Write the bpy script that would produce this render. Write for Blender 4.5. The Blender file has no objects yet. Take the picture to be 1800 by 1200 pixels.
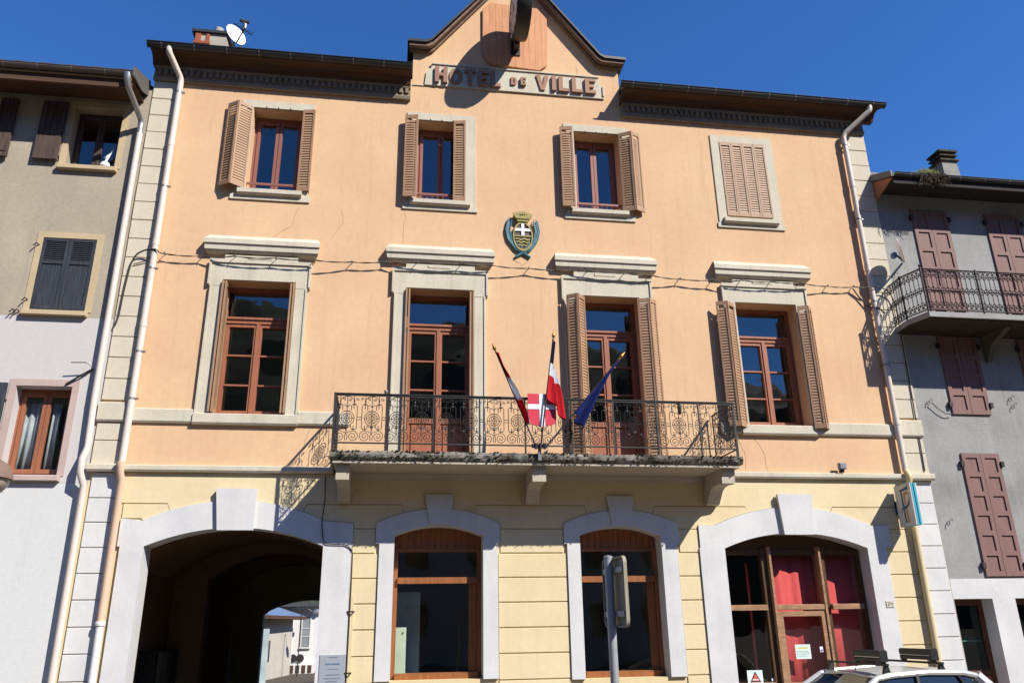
import bpy, bmesh, math, random
from mathutils import Vector, Matrix

# ------------------------------------------------------------------ camera, light, exposure
S = bpy.context.scene
COL = S.collection
random.seed(7)
GZ = -0.25                                     # street level (facade plane is y = 0, street towards -y)

cam = bpy.data.cameras.new('camera'); camo = bpy.data.objects.new('camera', cam); COL.objects.link(camo)
yaw, pitch, roll = 0.15075, 0.34609, -0.01613
cy, sy, cp, sp = math.cos(yaw), math.sin(yaw), math.cos(pitch), math.sin(pitch)
fwd = Vector((sy*cp, cy*cp, sp)); rgt = Vector((cy, -sy, 0)); upv = rgt.cross(fwd)
r2 = rgt*math.cos(roll) + upv*math.sin(roll); u2 = upv*math.cos(roll) - rgt*math.sin(roll)
M = Matrix((r2, u2, -fwd)).transposed().to_4x4(); M.translation = Vector((0, -13, 1.8))
camo.matrix_world = M
cam.sensor_width = 36; cam.lens = 1376.563/1800*36; cam.clip_start = .05; cam.clip_end = 3000
S.camera = camo

SUN = Vector((.95, -1.0, 1.2)).normalized()    # towards the sun
wd = bpy.data.worlds.new('World'); S.world = wd; wd.use_nodes = True
nt = wd.node_tree; nt.nodes.clear()
sk = nt.nodes.new('ShaderNodeTexSky'); sk.sky_type = 'NISHITA'; sk.sun_disc = False
sk.sun_elevation = math.asin(SUN.z); sk.sun_rotation = math.atan2(SUN.x, SUN.y)
sk.altitude = 2500; sk.air_density = 1.0; sk.dust_density = 0.0; sk.ozone_density = 6.0
bg = nt.nodes.new('ShaderNodeBackground'); bg.inputs[1].default_value = .15
wo = nt.nodes.new('ShaderNodeOutputWorld')
hs = nt.nodes.new('ShaderNodeHueSaturation'); hs.inputs['Saturation'].default_value = 1.17; hs.inputs['Hue'].default_value = .506
nt.links.new(sk.outputs[0], hs.inputs['Color']); nt.links.new(hs.outputs[0], bg.inputs[0]); nt.links.new(bg.outputs[0], wo.inputs[0])

sl = bpy.data.lights.new('sun', 'SUN'); slo = bpy.data.objects.new('sun', sl); COL.objects.link(slo)
sl.energy = 5.0; sl.angle = math.radians(.53); sl.color = (1, .955, .88)
slo.rotation_euler = SUN.to_track_quat('Z', 'Y').to_euler(); slo.location = SUN*60

vs = S.view_settings
vs.view_transform = 'Standard'; vs.look = 'None'; vs.gamma = 1; vs.exposure = .56; vs.use_curve_mapping = False

# ------------------------------------------------------------------ materials
def sc(c, k): return tuple(min(1, max(0, v*k)) for v in c)

def mat(name, col, rough=.8, var=.10, scale=2.0, fine=.05, bump=.0, bscale=60, spec=.3, metal=0,
        streak=0, streak_col=None, col2=None, patch=0, patch_scale=1.0, grain=None):
    m = bpy.data.materials.new(name); m.use_nodes = True
    t = m.node_tree; n = t.nodes; L = t.links
    b = n['Principled BSDF']
    b.inputs['Roughness'].default_value = rough; b.inputs['Metallic'].default_value = metal
    b.inputs['Specular IOR Level'].default_value = spec
    g = n.new('ShaderNodeNewGeometry'); pos = g.outputs['Position']
    def noise(vec, s, d=5, ro=.55):
        x = n.new('ShaderNodeTexNoise'); x.inputs['Scale'].default_value = s
        x.inputs['Detail'].default_value = d; x.inputs['Roughness'].default_value = ro
        L.new(vec, x.inputs['Vector']); return x.outputs['Fac']
    def ramp(f, a, bb, c0, c1):
        r = n.new('ShaderNodeValToRGB'); e = r.color_ramp.elements
        e[0].position = a; e[1].position = bb; e[0].color = (*c0, 1); e[1].color = (*c1, 1)
        L.new(f, r.inputs[0]); return r.outputs[0]
    def mix(f, a, bb, mode='MIX'):
        x = n.new('ShaderNodeMix'); x.data_type = 'RGBA'; x.blend_type = mode
        if isinstance(f, (int, float)): x.inputs[0].default_value = f
        else: L.new(f, x.inputs[0])
        for i, v in ((6, a), (7, bb)):
            if isinstance(v, tuple): x.inputs[i].default_value = (*v, 1)
            else: L.new(v, x.inputs[i])
        return x.outputs[2]
    def scaled(v):
        x = n.new('ShaderNodeVectorMath'); x.operation = 'MULTIPLY'; x.inputs[1].default_value = v
        L.new(pos, x.inputs[0]); return x.outputs[0]
    gv = scaled(grain) if grain else pos
    c = ramp(noise(gv, scale), .3, .7, sc(col, 1-var), sc(col, 1+var))
    if col2:
        f = ramp(noise(pos, patch_scale, 6, .6), .5-.18, .5+.18, (0, 0, 0), (patch, patch, patch))
        c = mix(f, c, col2)
    if fine:
        f2 = ramp(noise(gv, scale*14, 4), .3, .7, sc((1, 1, 1), 1-fine*2), (1, 1, 1))
        c = mix(1.0, c, f2, 'MULTIPLY')
    if streak:
        f3 = ramp(noise(scaled((5, 5, .35)), 1.3, 6, .65), .52, .78, (0, 0, 0), (streak, streak, streak))
        c = mix(f3, c, streak_col or sc(col, .45))
    L.new(c, b.inputs['Base Color'])
    if bump:
        bp = n.new('ShaderNodeBump'); bp.inputs['Strength'].default_value = bump; bp.inputs['Distance'].default_value = .02
        L.new(noise(gv, bscale, 6, .6), bp.inputs['Height']); L.new(bp.outputs[0], b.inputs['Normal'])
    return m

def glass(name, tint=(.93, .95, .95), f0=.085, wave=.015):
    m = bpy.data.materials.new(name); m.use_nodes = True
    t = m.node_tree; n = t.nodes; L = t.links; n.clear()
    o = n.new('ShaderNodeOutputMaterial'); mx = n.new('ShaderNodeMixShader')
    tr = n.new('ShaderNodeBsdfTransparent'); tr.inputs[0].default_value = (*tint, 1)
    gl = n.new('ShaderNodeBsdfGlossy'); gl.inputs['Roughness'].default_value = .01
    lw = n.new('ShaderNodeLayerWeight'); lw.inputs[0].default_value = .5
    pw = n.new('ShaderNodeMath'); pw.operation = 'POWER'; pw.inputs[1].default_value = 5
    ma = n.new('ShaderNodeMath'); ma.operation = 'MULTIPLY_ADD'; ma.inputs[1].default_value = 1-f0; ma.inputs[2].default_value = f0
    g = n.new('ShaderNodeNewGeometry'); ns = n.new('ShaderNodeTexNoise'); ns.inputs['Scale'].default_value = 1.4
    L.new(g.outputs['Position'], ns.inputs['Vector'])
    bp = n.new('ShaderNodeBump'); bp.inputs['Strength'].default_value = wave; bp.inputs['Distance'].default_value = .3
    L.new(ns.outputs['Fac'], bp.inputs['Height']); L.new(bp.outputs[0], gl.inputs['Normal'])
    L.new(lw.outputs['Facing'], pw.inputs[0]); L.new(pw.outputs[0], ma.inputs[0])
    L.new(ma.outputs[0], mx.inputs[0]); L.new(tr.outputs[0], mx.inputs[1]); L.new(gl.outputs[0], mx.inputs[2])
    L.new(mx.outputs[0], o.inputs[0]); return m

PEACH = (.68, .463, .27); PALE = (.58, .53, .42)
MT = dict(
 peach=mat('peach_render', PEACH, .9, .06, .7, .035, .12, 45, .15, col2=(.62, .39, .235), patch=.9, patch_scale=.6, streak=.5, streak_col=(.50, .31, .185)),
 peach_lo=mat('yellow_render', (.66, .54, .31), .9, .05, .8, .03, .12, 45, .15, col2=(.60, .48, .29), patch=.5, streak=.10, streak_col=(.40, .30, .18)),
 yblock=mat('yellow_block_render', (.69, .575, .36), .9, .05, .9, .03, .12, 45, .15, col2=(.62, .50, .31), patch=.7, streak=.25, streak_col=(.46, .36, .22)),
 stone=mat('pale_stone', PALE, .85, .07, 1.6, .05, .15, 40, .2, col2=(.50, .45, .35), patch=.5, patch_scale=1.7, streak=.35, streak_col=(.24, .21, .16)),
 quoin=mat('cream_quoin_paint', (.59, .53, .42), .85, .06, 1.3, .04, .10, 40, .2, col2=(.52, .45, .33), patch=.5, patch_scale=1.3, streak=.15, streak_col=(.34, .29, .21)),
 white=mat('white_wall_paint', (.63, .62, .605), .8, .05, 1.2, .03, .10, 35, .25, col2=(.50, .495, .49), patch=.7, patch_scale=1.3, streak=.28, streak_col=(.38, .37, .36)),
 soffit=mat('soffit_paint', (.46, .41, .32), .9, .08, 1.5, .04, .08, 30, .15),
 cornice=mat('weathered_cornice', (.27, .21, .15), .9, .15, 3, .1, .15, 50, .15, streak=.3),
 eaves=mat('brown_eaves_wood', (.10, .055, .035), .8, .2, 3, .1, .1, 40, .2, grain=(.3, 6, 6)),
 gutter=mat('dark_zinc', (.035, .034, .032), .45, .2, 3, .05, .0, 40, .5, metal=.0),
 clip=mat('zinc_clip', (.30, .29, .28), .4, .1, 3, .05, metal=.6),
 roof=mat('slate_roof', (.06, .055, .05), .7, .2, 4, .1, .2, 30),
 pipe=mat('pinkish_pipe_paint', (.62, .545, .48), .5, .05, 2, .03, spec=.3, streak=.4, streak_col=(.42, .33, .27)),
 pipe_p=mat('peach_pipe_paint', (.62, .43, .30), .5, .05, 2, .03, spec=.4, streak=.15),
 pipe_w=mat('white_pipe_paint', (.66, .65, .66), .5, .05, 2, .03, spec=.4, streak=.1),
 pipe_y=mat('cream_pipe_paint', (.60, .49, .28), .5, .05, 2, .03, spec=.4, streak=.15),
 zinc=mat('zinc_pipe', (.42, .42, .43), .35, .12, 3, .05, metal=.7),
 shut=mat('brown_metal_shutter', (.35, .21, .122), .55, .10, 2, .04, spec=.35, streak=.25),
 wood=mat('red_brown_joinery', (.32, .118, .062), .5, .15, 3, .06, .05, 60, .35, grain=(8, 8, .6)),
 wood_at=mat('plum_brown_joinery', (.25, .10, .075), .5, .12, 3, .05, .05, 60, .35, grain=(8, 8, .6)),
 wood_gf=mat('orange_brown_wood', (.28, .10, .032), .5, .22, 3, .08, .08, 60, .35, grain=(8, 8, .6)),
 wood_shop=mat('worn_shop_wood', (.36, .20, .11), .7, .3, 4, .12, .12, 60, .25, grain=(1.2, 6, 6)),
 wood_dk=mat('dark_shop_wood', (.085, .042, .016), .6, .25, 4, .1, .1, 60, .3, grain=(8, 8, .8)),
 board=mat('orange_varnished_boards', (.64, .30, .135), .55, .2, 3, .08, .05, 50, .3, grain=(7, 7, .5), col2=(.50, .21, .09), patch=.6, patch_scale=2.2),
 iron=mat('wrought_iron', (.028, .026, .026), .55, .3, 9, .1, spec=.4),
 rust=mat('weathered_iron', (.04, .03, .028), .6, .3, 9, .1, spec=.35),
 letter=mat('brown_letter_paint', (.31, .165, .10), .6, .08, 3, .05, spec=.3),
 glass=glass('window_glass'), glass_dk=glass('shop_glass', (.97, .98, .97), .05),
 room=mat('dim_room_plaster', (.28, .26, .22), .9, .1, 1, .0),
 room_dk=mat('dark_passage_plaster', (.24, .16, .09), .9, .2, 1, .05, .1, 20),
 red=mat('red_curtain', (.58, .085, .085), .75, .06, 3, .04, spec=.15),
 navy=mat('navy_cloth', (.010, .018, .10), .75, .1, 6, .05, .2, 200, .15),
 redcl=mat('red_cloth', (.50, .012, .018), .75, .08, 6, .04, .2, 200, .15),
 whitecl=mat('white_cloth', (.72, .72, .75), .8, .05, 6, .03, .2, 200, .15),
 blackcl=mat('dark_blue_cloth', (.012, .012, .03), .8, .1, 6, .05, .2, 200, .1),
 gold=mat('gilt_metal', (.36, .20, .05), .4, .2, 12, .1, metal=.6),
 pole=mat('dark_pole_paint', (.03, .022, .025), .4, .1, 5, .05, spec=.5),
 shred=mat('shield_red', (.55, .035, .06), .45, .04, 3, .02, spec=.4),
 shwhite=mat('shield_white', (.80, .80, .82), .45, .03, 3, .02, spec=.4),
 moss=mat('dark_moss', (.028, .022, .009), .95, .5, 14, .2, .4, 90),
 lichen=mat('grey_lichen_concrete', (.38, .35, .30), .95, .4, 9, .2, .4, 60, .1, col2=(.02, .017, .010), patch=1, patch_scale=4.5),
 asphalt=mat('asphalt', (.088, .073, .056), .95, .15, .6, .12, .25, 90, .2, col2=(.115, .096, .074), patch=.6, patch_scale=.35),
 kerb=mat('kerb_stone', (.33, .32, .30), .9, .1, 2, .08, .2, 40),
)

# ------------------------------------------------------------------ mesh builder
class MB:
    def __init__(s): s.v = []; s.f = []; s.m = []
    def add(s, vs_, fs, m=0):
        o = len(s.v); s.v += [tuple(p) for p in vs_]
        for f in fs: s.f.append([i+o for i in f]); s.m.append(m)
        return s
    def box(s, x0, x1, y0, y1, z0, z1, m=0):
        return s.add([(x0,y0,z0),(x1,y0,z0),(x1,y1,z0),(x0,y1,z0),(x0,y0,z1),(x1,y0,z1),(x1,y1,z1),(x0,y1,z1)],
              [(0,3,2,1),(4,5,6,7),(0,1,5,4),(1,2,6,5),(2,3,7,6),(3,0,4,7)], m)
    def fbox(s, x0, x1, y0, y1, z0, z1, c=.008, m=0):          # box with chamfered street-side edges
        yc = y0+c
        return s.add([(x0,y1,z0),(x1,y1,z0),(x1,y1,z1),(x0,y1,z1),(x0,yc,z0),(x1,yc,z0),(x1,yc,z1),(x0,yc,z1),
              (x0+c,y0,z0+c),(x1-c,y0,z0+c),(x1-c,y0,z1-c),(x0+c,y0,z1-c)],
              [(0,1,2,3),(0,4,5,1),(1,5,6,2),(2,6,7,3),(3,7,4,0),(4,8,9,5),(5,9,10,6),(6,10,11,7),(7,11,8,4),(8,11,10,9)], m)
    def prism(s, pts, a, b, ax='y', m=0):                       # outline extruded along an axis
        def P3(p, t): return (p[0], t, p[1]) if ax == 'y' else ((t, p[0], p[1]) if ax == 'x' else (p[0], p[1], t))
        n = len(pts); o = [P3(p, a) for p in pts]+[P3(p, b) for p in pts]
        fs = [list(range(n)), list(range(2*n-1, n-1, -1))]+[(i, i+n, (i+1) % n+n, (i+1) % n) for i in range(n)]
        return s.add(o, fs, m)
    def ring(s, outer, inner, a, b, m=0):                       # band between two outlines of equal length (open strips), along y
        n = len(outer); o = []
        for t in (a, b):
            o += [(p[0], t, p[1]) for p in outer]+[(p[0], t, p[1]) for p in inner]
        fs = []
        for i in range(n-1):
            fs += [(i, i+1, n+i+1, n+i), (2*n+i, 3*n+i, 3*n+i+1, 2*n+i+1), (i, 2*n+i, 2*n+i+1, i+1), (n+i, n+i+1, 3*n+i+1, 3*n+i)]
        for i in (0, n-1): fs.append((i, n+i, 3*n+i, 2*n+i))
        return s.add(o, fs, m)
    def tube(s, path, r, n=6, m=0, cap=True):
        path = [Vector(p) for p in path]; k = len(path)
        rr = r if isinstance(r, (list, tuple)) else [r]*k
        t0 = (path[1]-path[0]).normalized()
        up = Vector((0, 0, 1)) if abs(t0.z) < .9 else Vector((0, 1, 0))
        a = t0.cross(up).normalized(); o = []
        for i in range(k):
            t = (path[min(i+1, k-1)]-path[max(i-1, 0)])
            if t.length < 1e-9: t = t0
            t.normalize(); a = (a-t*a.dot(t)); a = a.normalized() if a.length > 1e-6 else t.orthogonal().normalized()
            b = t.cross(a)
            o += [path[i]+(a*math.cos(2*math.pi*j/n)+b*math.sin(2*math.pi*j/n))*rr[i] for j in range(n)]
        fs = [(i*n+j, i*n+(j+1) % n, (i+1)*n+(j+1) % n, (i+1)*n+j) for i in range(k-1) for j in range(n)]
        if cap: fs += [list(range(n-1, -1, -1)), [(k-1)*n+j for j in range(n)]]
        return s.add(o, fs, m)
    def lathe(s, prof, c, ax='z', n=20, m=0):                   # prof: (radius, along)
        o = []; c = Vector(c)
        for r, h in prof:
            for j in range(n):
                a = 2*math.pi*j/n; x, y = r*math.cos(a), r*math.sin(a)
                o.append(c+Vector({'z': (x, y, h), 'x': (h, x, y), 'y': (x, h, y)}[ax]))
        k = len(prof)
        fs = [(i*n+j, i*n+(j+1) % n, (i+1)*n+(j+1) % n, (i+1)*n+j) for i in range(k-1) for j in range(n)]
        fs += [list(range(n-1, -1, -1)), [(k-1)*n+j for j in range(n)]]
        return s.add(o, fs, m)
    def xf(s, mtx): s.v = [tuple(mtx @ Vector(p)) for p in s.v]; return s
    def build(s, name, mats, parent=None, smooth=False, recalc=True, **kw):
        L = Vector((0, 0, 0))
        if parent is not None:
            r = parent
            while r.parent: r = r.parent
            L = r.location
        me = bpy.data.meshes.new(name)
        me.from_pydata([tuple(Vector(p)-L) for p in s.v], [], s.f)
        for mm in (mats if isinstance(mats, (list, tuple)) else [mats]): me.materials.append(mm)
        me.polygons.foreach_set('material_index', s.m)
        if recalc:
            bm = bmesh.new(); bm.from_mesh(me); bmesh.ops.recalc_face_normals(bm, faces=bm.faces[:]); bm.to_mesh(me); bm.free()
        if smooth:
            me.polygons.foreach_set('use_smooth', [True]*len(me.polygons)); me.set_sharp_from_angle(angle=math.radians(38))
        o = bpy.data.objects.new(name, me); COL.objects.link(o)
        if parent is not None: o.parent = parent
        for k, v in kw.items(): o[k] = v
        return o

def thing(name, label, cat, loc, group=None):
    o = bpy.data.objects.new(name, None); COL.objects.link(o); o.location = loc; o.empty_display_size = .2
    o['label'] = label; o['category'] = cat
    if group: o['group'] = group
    return o
def tag(o, label, cat, group=None):
    o['label'] = label; o['category'] = cat
    if group: o['group'] = group
    return o
def struct(o): o['kind'] = 'structure'; return o
def piece(src, dx, dy, dz, parent, name=None):                  # a copy of a part sharing its mesh
    c = src.copy(); COL.objects.link(c); c.parent = parent; c.location = src.location+Vector((dx, dy, dz))
    if name: c.name = name
    return c
def arc(cx, hw, zs, zc, x0=None, x1=None, n=14):                # segmental arch points from x0 to x1
    rise = zc-zs; R = (hw*hw+rise*rise)/(2*rise); oz = zc-R
    x0 = cx-hw if x0 is None else x0; x1 = cx+hw if x1 is None else x1
    return [(x, oz+math.sqrt(R*R-(x-cx)**2)) for x in (x0+(x1-x0)*i/n for i in range(n+1))]
def sheet(outer, holes, y0, y1, mb):                            # wall with openings, front, back and reveals
    for y in (y0, y1):
        bm = bmesh.new(); ed = []
        for loop in [outer]+holes:
            v = [bm.verts.new((p[0], y, p[1])) for p in loop]
            ed += [bm.edges.new((v[i], v[(i+1) % len(v)])) for i in range(len(v))]
        bmesh.ops.triangle_fill(bm, use_beauty=True, edges=ed, normal=(0, -1, 0))
        bm.verts.index_update()
        mb.add([v.co[:] for v in bm.verts], [[v.index for v in f.verts] for f in bm.faces]); bm.free()
    for loop in [outer]+holes:
        n = len(loop)
        mb.add([(p[0], y0, p[1]) for p in loop]+[(p[0], y1, p[1]) for p in loop], [(i, (i+1) % n, (i+1) % n+n, i+n) for i in range(n)])
    return mb

# ------------------------------------------------------------------ setting
struct(MB().add([(-400,-400,GZ),(400,-400,GZ),(400,400,GZ),(-400,400,GZ)], [(0,1,2,3)]).build('ground', MT['asphalt']))
pv = MB()
pv.box(-40, -3.9, -2.0, -.01, GZ, GZ+.12); pv.box(-.95, 40, -2.0, -.01, GZ, GZ+.12)
struct(pv.build('pavement', mat('paving', (.20, .168, .132), .9, .12, 1.2, .1, .2, 50)))
kb = MB(); kb.fbox(-40, -3.9, -2.14, -2.003, GZ, GZ+.13, .01); kb.fbox(-.95, 40, -2.14, -2.003, GZ, GZ+.13, .01)
struct(kb.build('kerb', MT['kerb']))

# wooded valley: street side mirrors in the panes, rest added to block sky fill
hm = MB(); nx, ny = 150, 12; random.seed(3)
def crest(a):                                   # skyline elevation (degrees) by bearing from the town hall; a = 0 is straight across the street
    a = math.degrees(a)
    keys = [(-180, 11), (-120, 13), (-75, 18), (-30, 19.5), (-12, 20.8), (3, 20.0), (15, 18.8), (24, 16.5), (32, 14.0), (60, 15), (100, 14), (140, 12), (180, 11)]
    for (a0, e0), (a1, e1) in zip(keys[:-1], keys[1:]):
        if a <= a1: t = (a-a0)/(a1-a0); t = t*t*(3-2*t); return e0+(e1-e0)*t
    return 11
for j in range(ny+1):
    for i in range(nx+1):
        a = -math.pi+2*math.pi*i/nx; t = j/ny; R_ = 170+160*t
        el = crest(a)+.5*math.sin(a*23)+.35*math.sin(a*51+1)+.25*math.sin(a*97)
        h = 6+330*math.tan(math.radians(el))
        hm.v.append((2+R_*math.sin(a), -R_*math.cos(a), GZ-1+h*math.sin(t*math.pi/2)+random.uniform(-2.5, 2.5)*min(1, t*3)))
hm.f = [[j*(nx+1)+i, j*(nx+1)+i+1, (j+1)*(nx+1)+i+1, (j+1)*(nx+1)+i] for j in range(ny) for i in range(nx)]; hm.m = [0]*len(hm.f)
struct(hm.build('hill', mat('wooded_slope', (.045, .055, .03), .95, .4, .05, .3, .6, .3)))

# ------------------------------------------------------------------ TOWN HALL
TH = thing('town_hall', 'peach town hall with white arched ground floor, pointed gable and long iron balcony', 'town hall', (2.45, 0, GZ))
XL, XR = -4.72, 9.62
ATT = [(-2.43, 'A1'), (.655, 'A2'), (3.74, 'A3'), (6.82, 'A4')]          # attic window axes
PIA = [-2.455, .68, 3.765, 6.87]                                        # first floor window axes
HW = .615
ARCH = [dict(c=-2.42, hw=1.335, zs=3.0, zc=3.28), dict(c=.732, hw=.71, zs=3.165, zc=3.318),
        dict(c=3.742, hw=.695, zs=3.16, zc=3.305), dict(c=6.845, hw=1.30, zs=2.95, zc=3.205)]
EXT = [dict(cx=-2.46, hw=1.37, zs=3.385, zc=3.70), dict(cx=.722, hw=.985, zs=3.355, zc=3.585),
       dict(cx=3.765, hw=.98, zs=3.355, zc=3.575), dict(cx=6.845, hw=1.44, zs=3.33, zc=3.64)]
ZG = [GZ, 1.02, .98, GZ]                                                # opening bottoms

def rect(x0, x1, z0, z1): return [(x0, z0), (x1, z0), (x1, z1), (x0, z1)]
holes = [rect(c-.455, c+.455, 9.30, 11.04) for c, _ in ATT[:3]]
holes += [rect(c-HW, c+HW, (4.33 if i in (1, 2) else 5.10), 7.48) for i, c in enumerate(PIA)]
outer = [(XL, 4.165), (XR, 4.165), (XR, 12.0), (4.30, 12.0), (4.30, 12.66), (3.88, 12.70), (2.15, 14.90), (.43, 12.70), (.06, 12.66), (.06, 12.0), (XL, 12.0)]
sheet(outer, holes, 0, .46, MB()).build('wall', MT['peach'], TH, label='peach rendered upper wall with tall gable')
gh = []
for a, zb in zip(ARCH, ZG):
    p = arc(a['c'], a['hw']+.03, a['zs'], a['zc']+.03)
    gh.append([(p[-1][0], zb), *reversed(p), (p[0][0], zb)] if False else [(p[0][0], zb), *p, (p[-1][0], zb)])
outer = [(XL, GZ-.1), (gh[0][0][0], GZ-.1)]
# openings that reach the ground become notches in the outline
lo = [(XL, GZ-.1)]
for k in (0, 3): lo += [(gh[k][0][0], GZ-.1)]+gh[k][1:-1]+[(gh[k][-1][0], GZ-.1)]
lo += [(XR, GZ-.1), (XR, 4.16), (XL, 4.16)]
sheet(lo, [gh[1], gh[2]], 0, .46, MB()).build('wall', MT['peach_lo'], TH, label='yellow rendered ground floor wall')

# body: side walls, back wall, storey slabs, roof, passage
bd = MB()
bd.box(XL, XL+.3, .462, 11, GZ, 11.9); bd.box(XR-.3, XR, .462, 11, GZ, 11.9)
bd.build('side_wall', MT['peach_lo'], TH)
bk = MB(); ba = arc(-2.2, 1.35, 2.15, 2.52)
lo = [(XL+.3, GZ-.1), (-3.48, GZ-.1)]+[(max(-3.48, x), z) for x, z in ba]+[(-.85, GZ-.1), (XR-.3, GZ-.1), (XR-.3, 11.9), (XL+.3, 11.9)]
sheet(lo, [], 10.7, 11.0, bk); bk.build('back_wall', MT['peach_lo'], TH)
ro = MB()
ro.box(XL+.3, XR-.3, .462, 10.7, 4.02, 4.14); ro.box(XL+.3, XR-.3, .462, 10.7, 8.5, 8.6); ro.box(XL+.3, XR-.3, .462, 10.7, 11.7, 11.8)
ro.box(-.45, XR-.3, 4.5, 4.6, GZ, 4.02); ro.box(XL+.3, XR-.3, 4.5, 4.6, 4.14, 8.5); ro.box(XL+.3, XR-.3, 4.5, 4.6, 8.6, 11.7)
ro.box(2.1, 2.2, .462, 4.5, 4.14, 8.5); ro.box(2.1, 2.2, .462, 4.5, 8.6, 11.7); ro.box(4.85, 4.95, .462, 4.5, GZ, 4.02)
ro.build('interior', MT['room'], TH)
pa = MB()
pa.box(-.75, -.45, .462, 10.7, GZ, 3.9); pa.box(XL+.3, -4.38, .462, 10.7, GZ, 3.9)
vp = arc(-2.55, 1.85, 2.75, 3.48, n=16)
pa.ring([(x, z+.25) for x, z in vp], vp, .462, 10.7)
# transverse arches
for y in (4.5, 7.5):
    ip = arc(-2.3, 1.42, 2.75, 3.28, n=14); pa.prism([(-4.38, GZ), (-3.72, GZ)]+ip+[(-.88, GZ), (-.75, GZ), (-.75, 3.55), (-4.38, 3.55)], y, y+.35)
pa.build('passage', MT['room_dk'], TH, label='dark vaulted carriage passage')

# main roof
rf = MB()
rp = [(-.42, 12.02), (5.5, 14.7), (11.4, 12.02), (11.4, 11.94), (5.5, 14.58), (-.40, 11.94)]
rf.prism(rp, XL-.07, .05, 'x'); rf.prism(rp, 4.31, XR+.32, 'x')
rp2 = [(.5, 12.43), (5.5, 14.7), (11.4, 12.02), (11.4, 11.94), (5.5, 14.58), (.5, 12.35)]
rf.prism(rp2, .0505, 4.3095, 'x')
roof = rf.build('roof', MT['roof'], TH)
# gable roof and its raking cornice
top = [(-.06, 12.82), (.33, 12.825), (.42, 12.88), (2.15, 15.09), (3.87, 12.88), (3.97, 12.82), (4.42, 12.81)]
def shift(p, dx, dz): return [(x+(dx if x < 2.15 else -dx if x > 2.15 else 0), z+dz) for x, z in p]
g1 = MB(); g1.ring(top, shift(top, .0, -.06), -.22, 5.2)
g1.build('gable_roof', MT['gutter'], TH, label='dark thin roof edge of the gable')
g2 = MB(); g2.ring(shift(top, .03, -.063), shift(top, .04, -.13), -.18, -.003); g2.ring(shift(top, .05, -.133), shift(top, .06, -.175), -.07, -.003)
g2.build('raking_cornice', mat('grey_brown_cornice', (.22, .14, .10), .85, .3, 4, .15, .2, 40, grain=(1, 6, 6)), TH)
# wing cornices, dentils, eaves, gutters
for x0, x1, gx0, gx1 in ((XL, .03, XL-.09, .04), (4.33, XR, 4.19, XR+.34)):
    c = MB().prism([(-.002, 11.47), (-.07, 11.47), (-.085, 11.53), (-.06, 11.57), (-.055, 11.71), (-.10, 11.72), (-.11, 11.77), (-.002, 11.77)], x0-.02, x1, 'x')
    c.build('cornice', MT['cornice'], TH, label='weathered beige cornice moulding')
    d = MB(); x = x0+.05
    while x < x1-.08: d.box(x, x+.06, -.10, -.0555, 11.60, 11.708); x += .115
    d.build('dentil_row', MT['cornice'], TH, kind='stuff')
    e = MB().prism([(-.002, 11.773), (-.13, 11.773), (-.15, 11.83), (-.21, 11.90), (-.30, 11.925), (-.36, 11.93), (-.37, 11.945), (-.002, 11.945)], x0-.05, x1+(.22 if x1 > 5 else 0), 'x')
    e.build('eaves_board', MT['eaves'], TH)
    g = MB(); pr = [(-.42+.075*math.cos(a), 11.995+.075*math.sin(a)) for a in [math.pi+math.pi*i/8 for i in range(9)]]
    pin = [(-.42+.066*math.cos(a), 11.995+.066*math.sin(a)) for a in [2*math.pi-math.pi*i/8 for i in range(9)]]
    g.prism(pr+pin, gx0, gx1, 'x')
    g.tube([(gx0, -.50, 12.0), (gx1, -.50, 12.0)], .011, 6)
    gu = g.build('gutter', MT['gutter'], TH)
    k = MB(); x = gx0+.25
    while x < gx1:
        k.ring([(0, 0)], [(0, 0)], 0, 0) if False else None
        k.prism([(-.42+.080*math.cos(a), 11.995+.080*math.sin(a)) for a in [math.pi+math.pi*i/8 for i in range(9)]]+[(-.345, 12.012), (-.50, 12.015)], x, x+.012, 'x'); x += .58
    k.build('gutter_clip', MT['clip'], gu)

# quoins: blocks one by one
def quoin(x0, x1, zs, m, lab, y=-.03):
    for a, b in zip(zs[:-1], zs[1:]):
        MB().fbox(x0, x1, y+random.uniform(-.003, .003), .001, min(a, b)+.006, max(a, b)-.006, .006).build('quoin_block', m, TH)
up = [11.47]+[11.45-.3625*k for k in range(1, 18)]
quoin(XL, -4.28, up, MT['quoin'], ''); quoin(9.17, XR, up, MT['quoin'], '')
mid = [4.925, 4.63, 4.25]
quoin(XL, -4.28, mid, MT['quoin'], ''); quoin(9.17, XR, mid, MT['quoin'], '')
gr = [4.125, 3.73, 3.36, 2.985, 2.608, 2.232, 1.855, 1.487, 1.12, .75, .38, 0, GZ]
quoin(-4.665, -4.235, gr, MT['white'], ''); quoin(9.055, 9.60, gr, MT['white'], '')
# string courses, butted between balcony and windows
def band(x0, x1, y, z0, z1, m='stone'):
    MB().prism([(-.001, z0), (y+.02, z0), (y, z0+.03), (y, z1-.012), (y+.012, z1), (-.001, z1+.015)], x0, x1, 'x').build('string_course', MT[m], TH)
band(-4.30, -1.0, -.10, 4.135, 4.24); band(5.6, 9.14, -.10, 4.135, 4.24)
band(XL-.02, -4.303, -.125, 4.13, 4.245); band(9.143, XR+.03, -.125, 4.13, 4.245)
band(-4.28, -3.28, -.055, 4.93, 5.16); band(-3.277, -1.63, -.085, 4.915, 5.095); band(-1.627, -.80, -.055, 4.93, 5.16)
band(5.72, 6.10, -.055, 4.93, 5.13); band(6.103, 7.56, -.085, 4.915, 5.095); band(7.563, 9.168, -.055, 4.93, 5.16)
band(XL-.01, -4.283, -.075, 4.93, 5.245); band(9.171, XR+.01, -.075, 4.93, 5.245)

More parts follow.
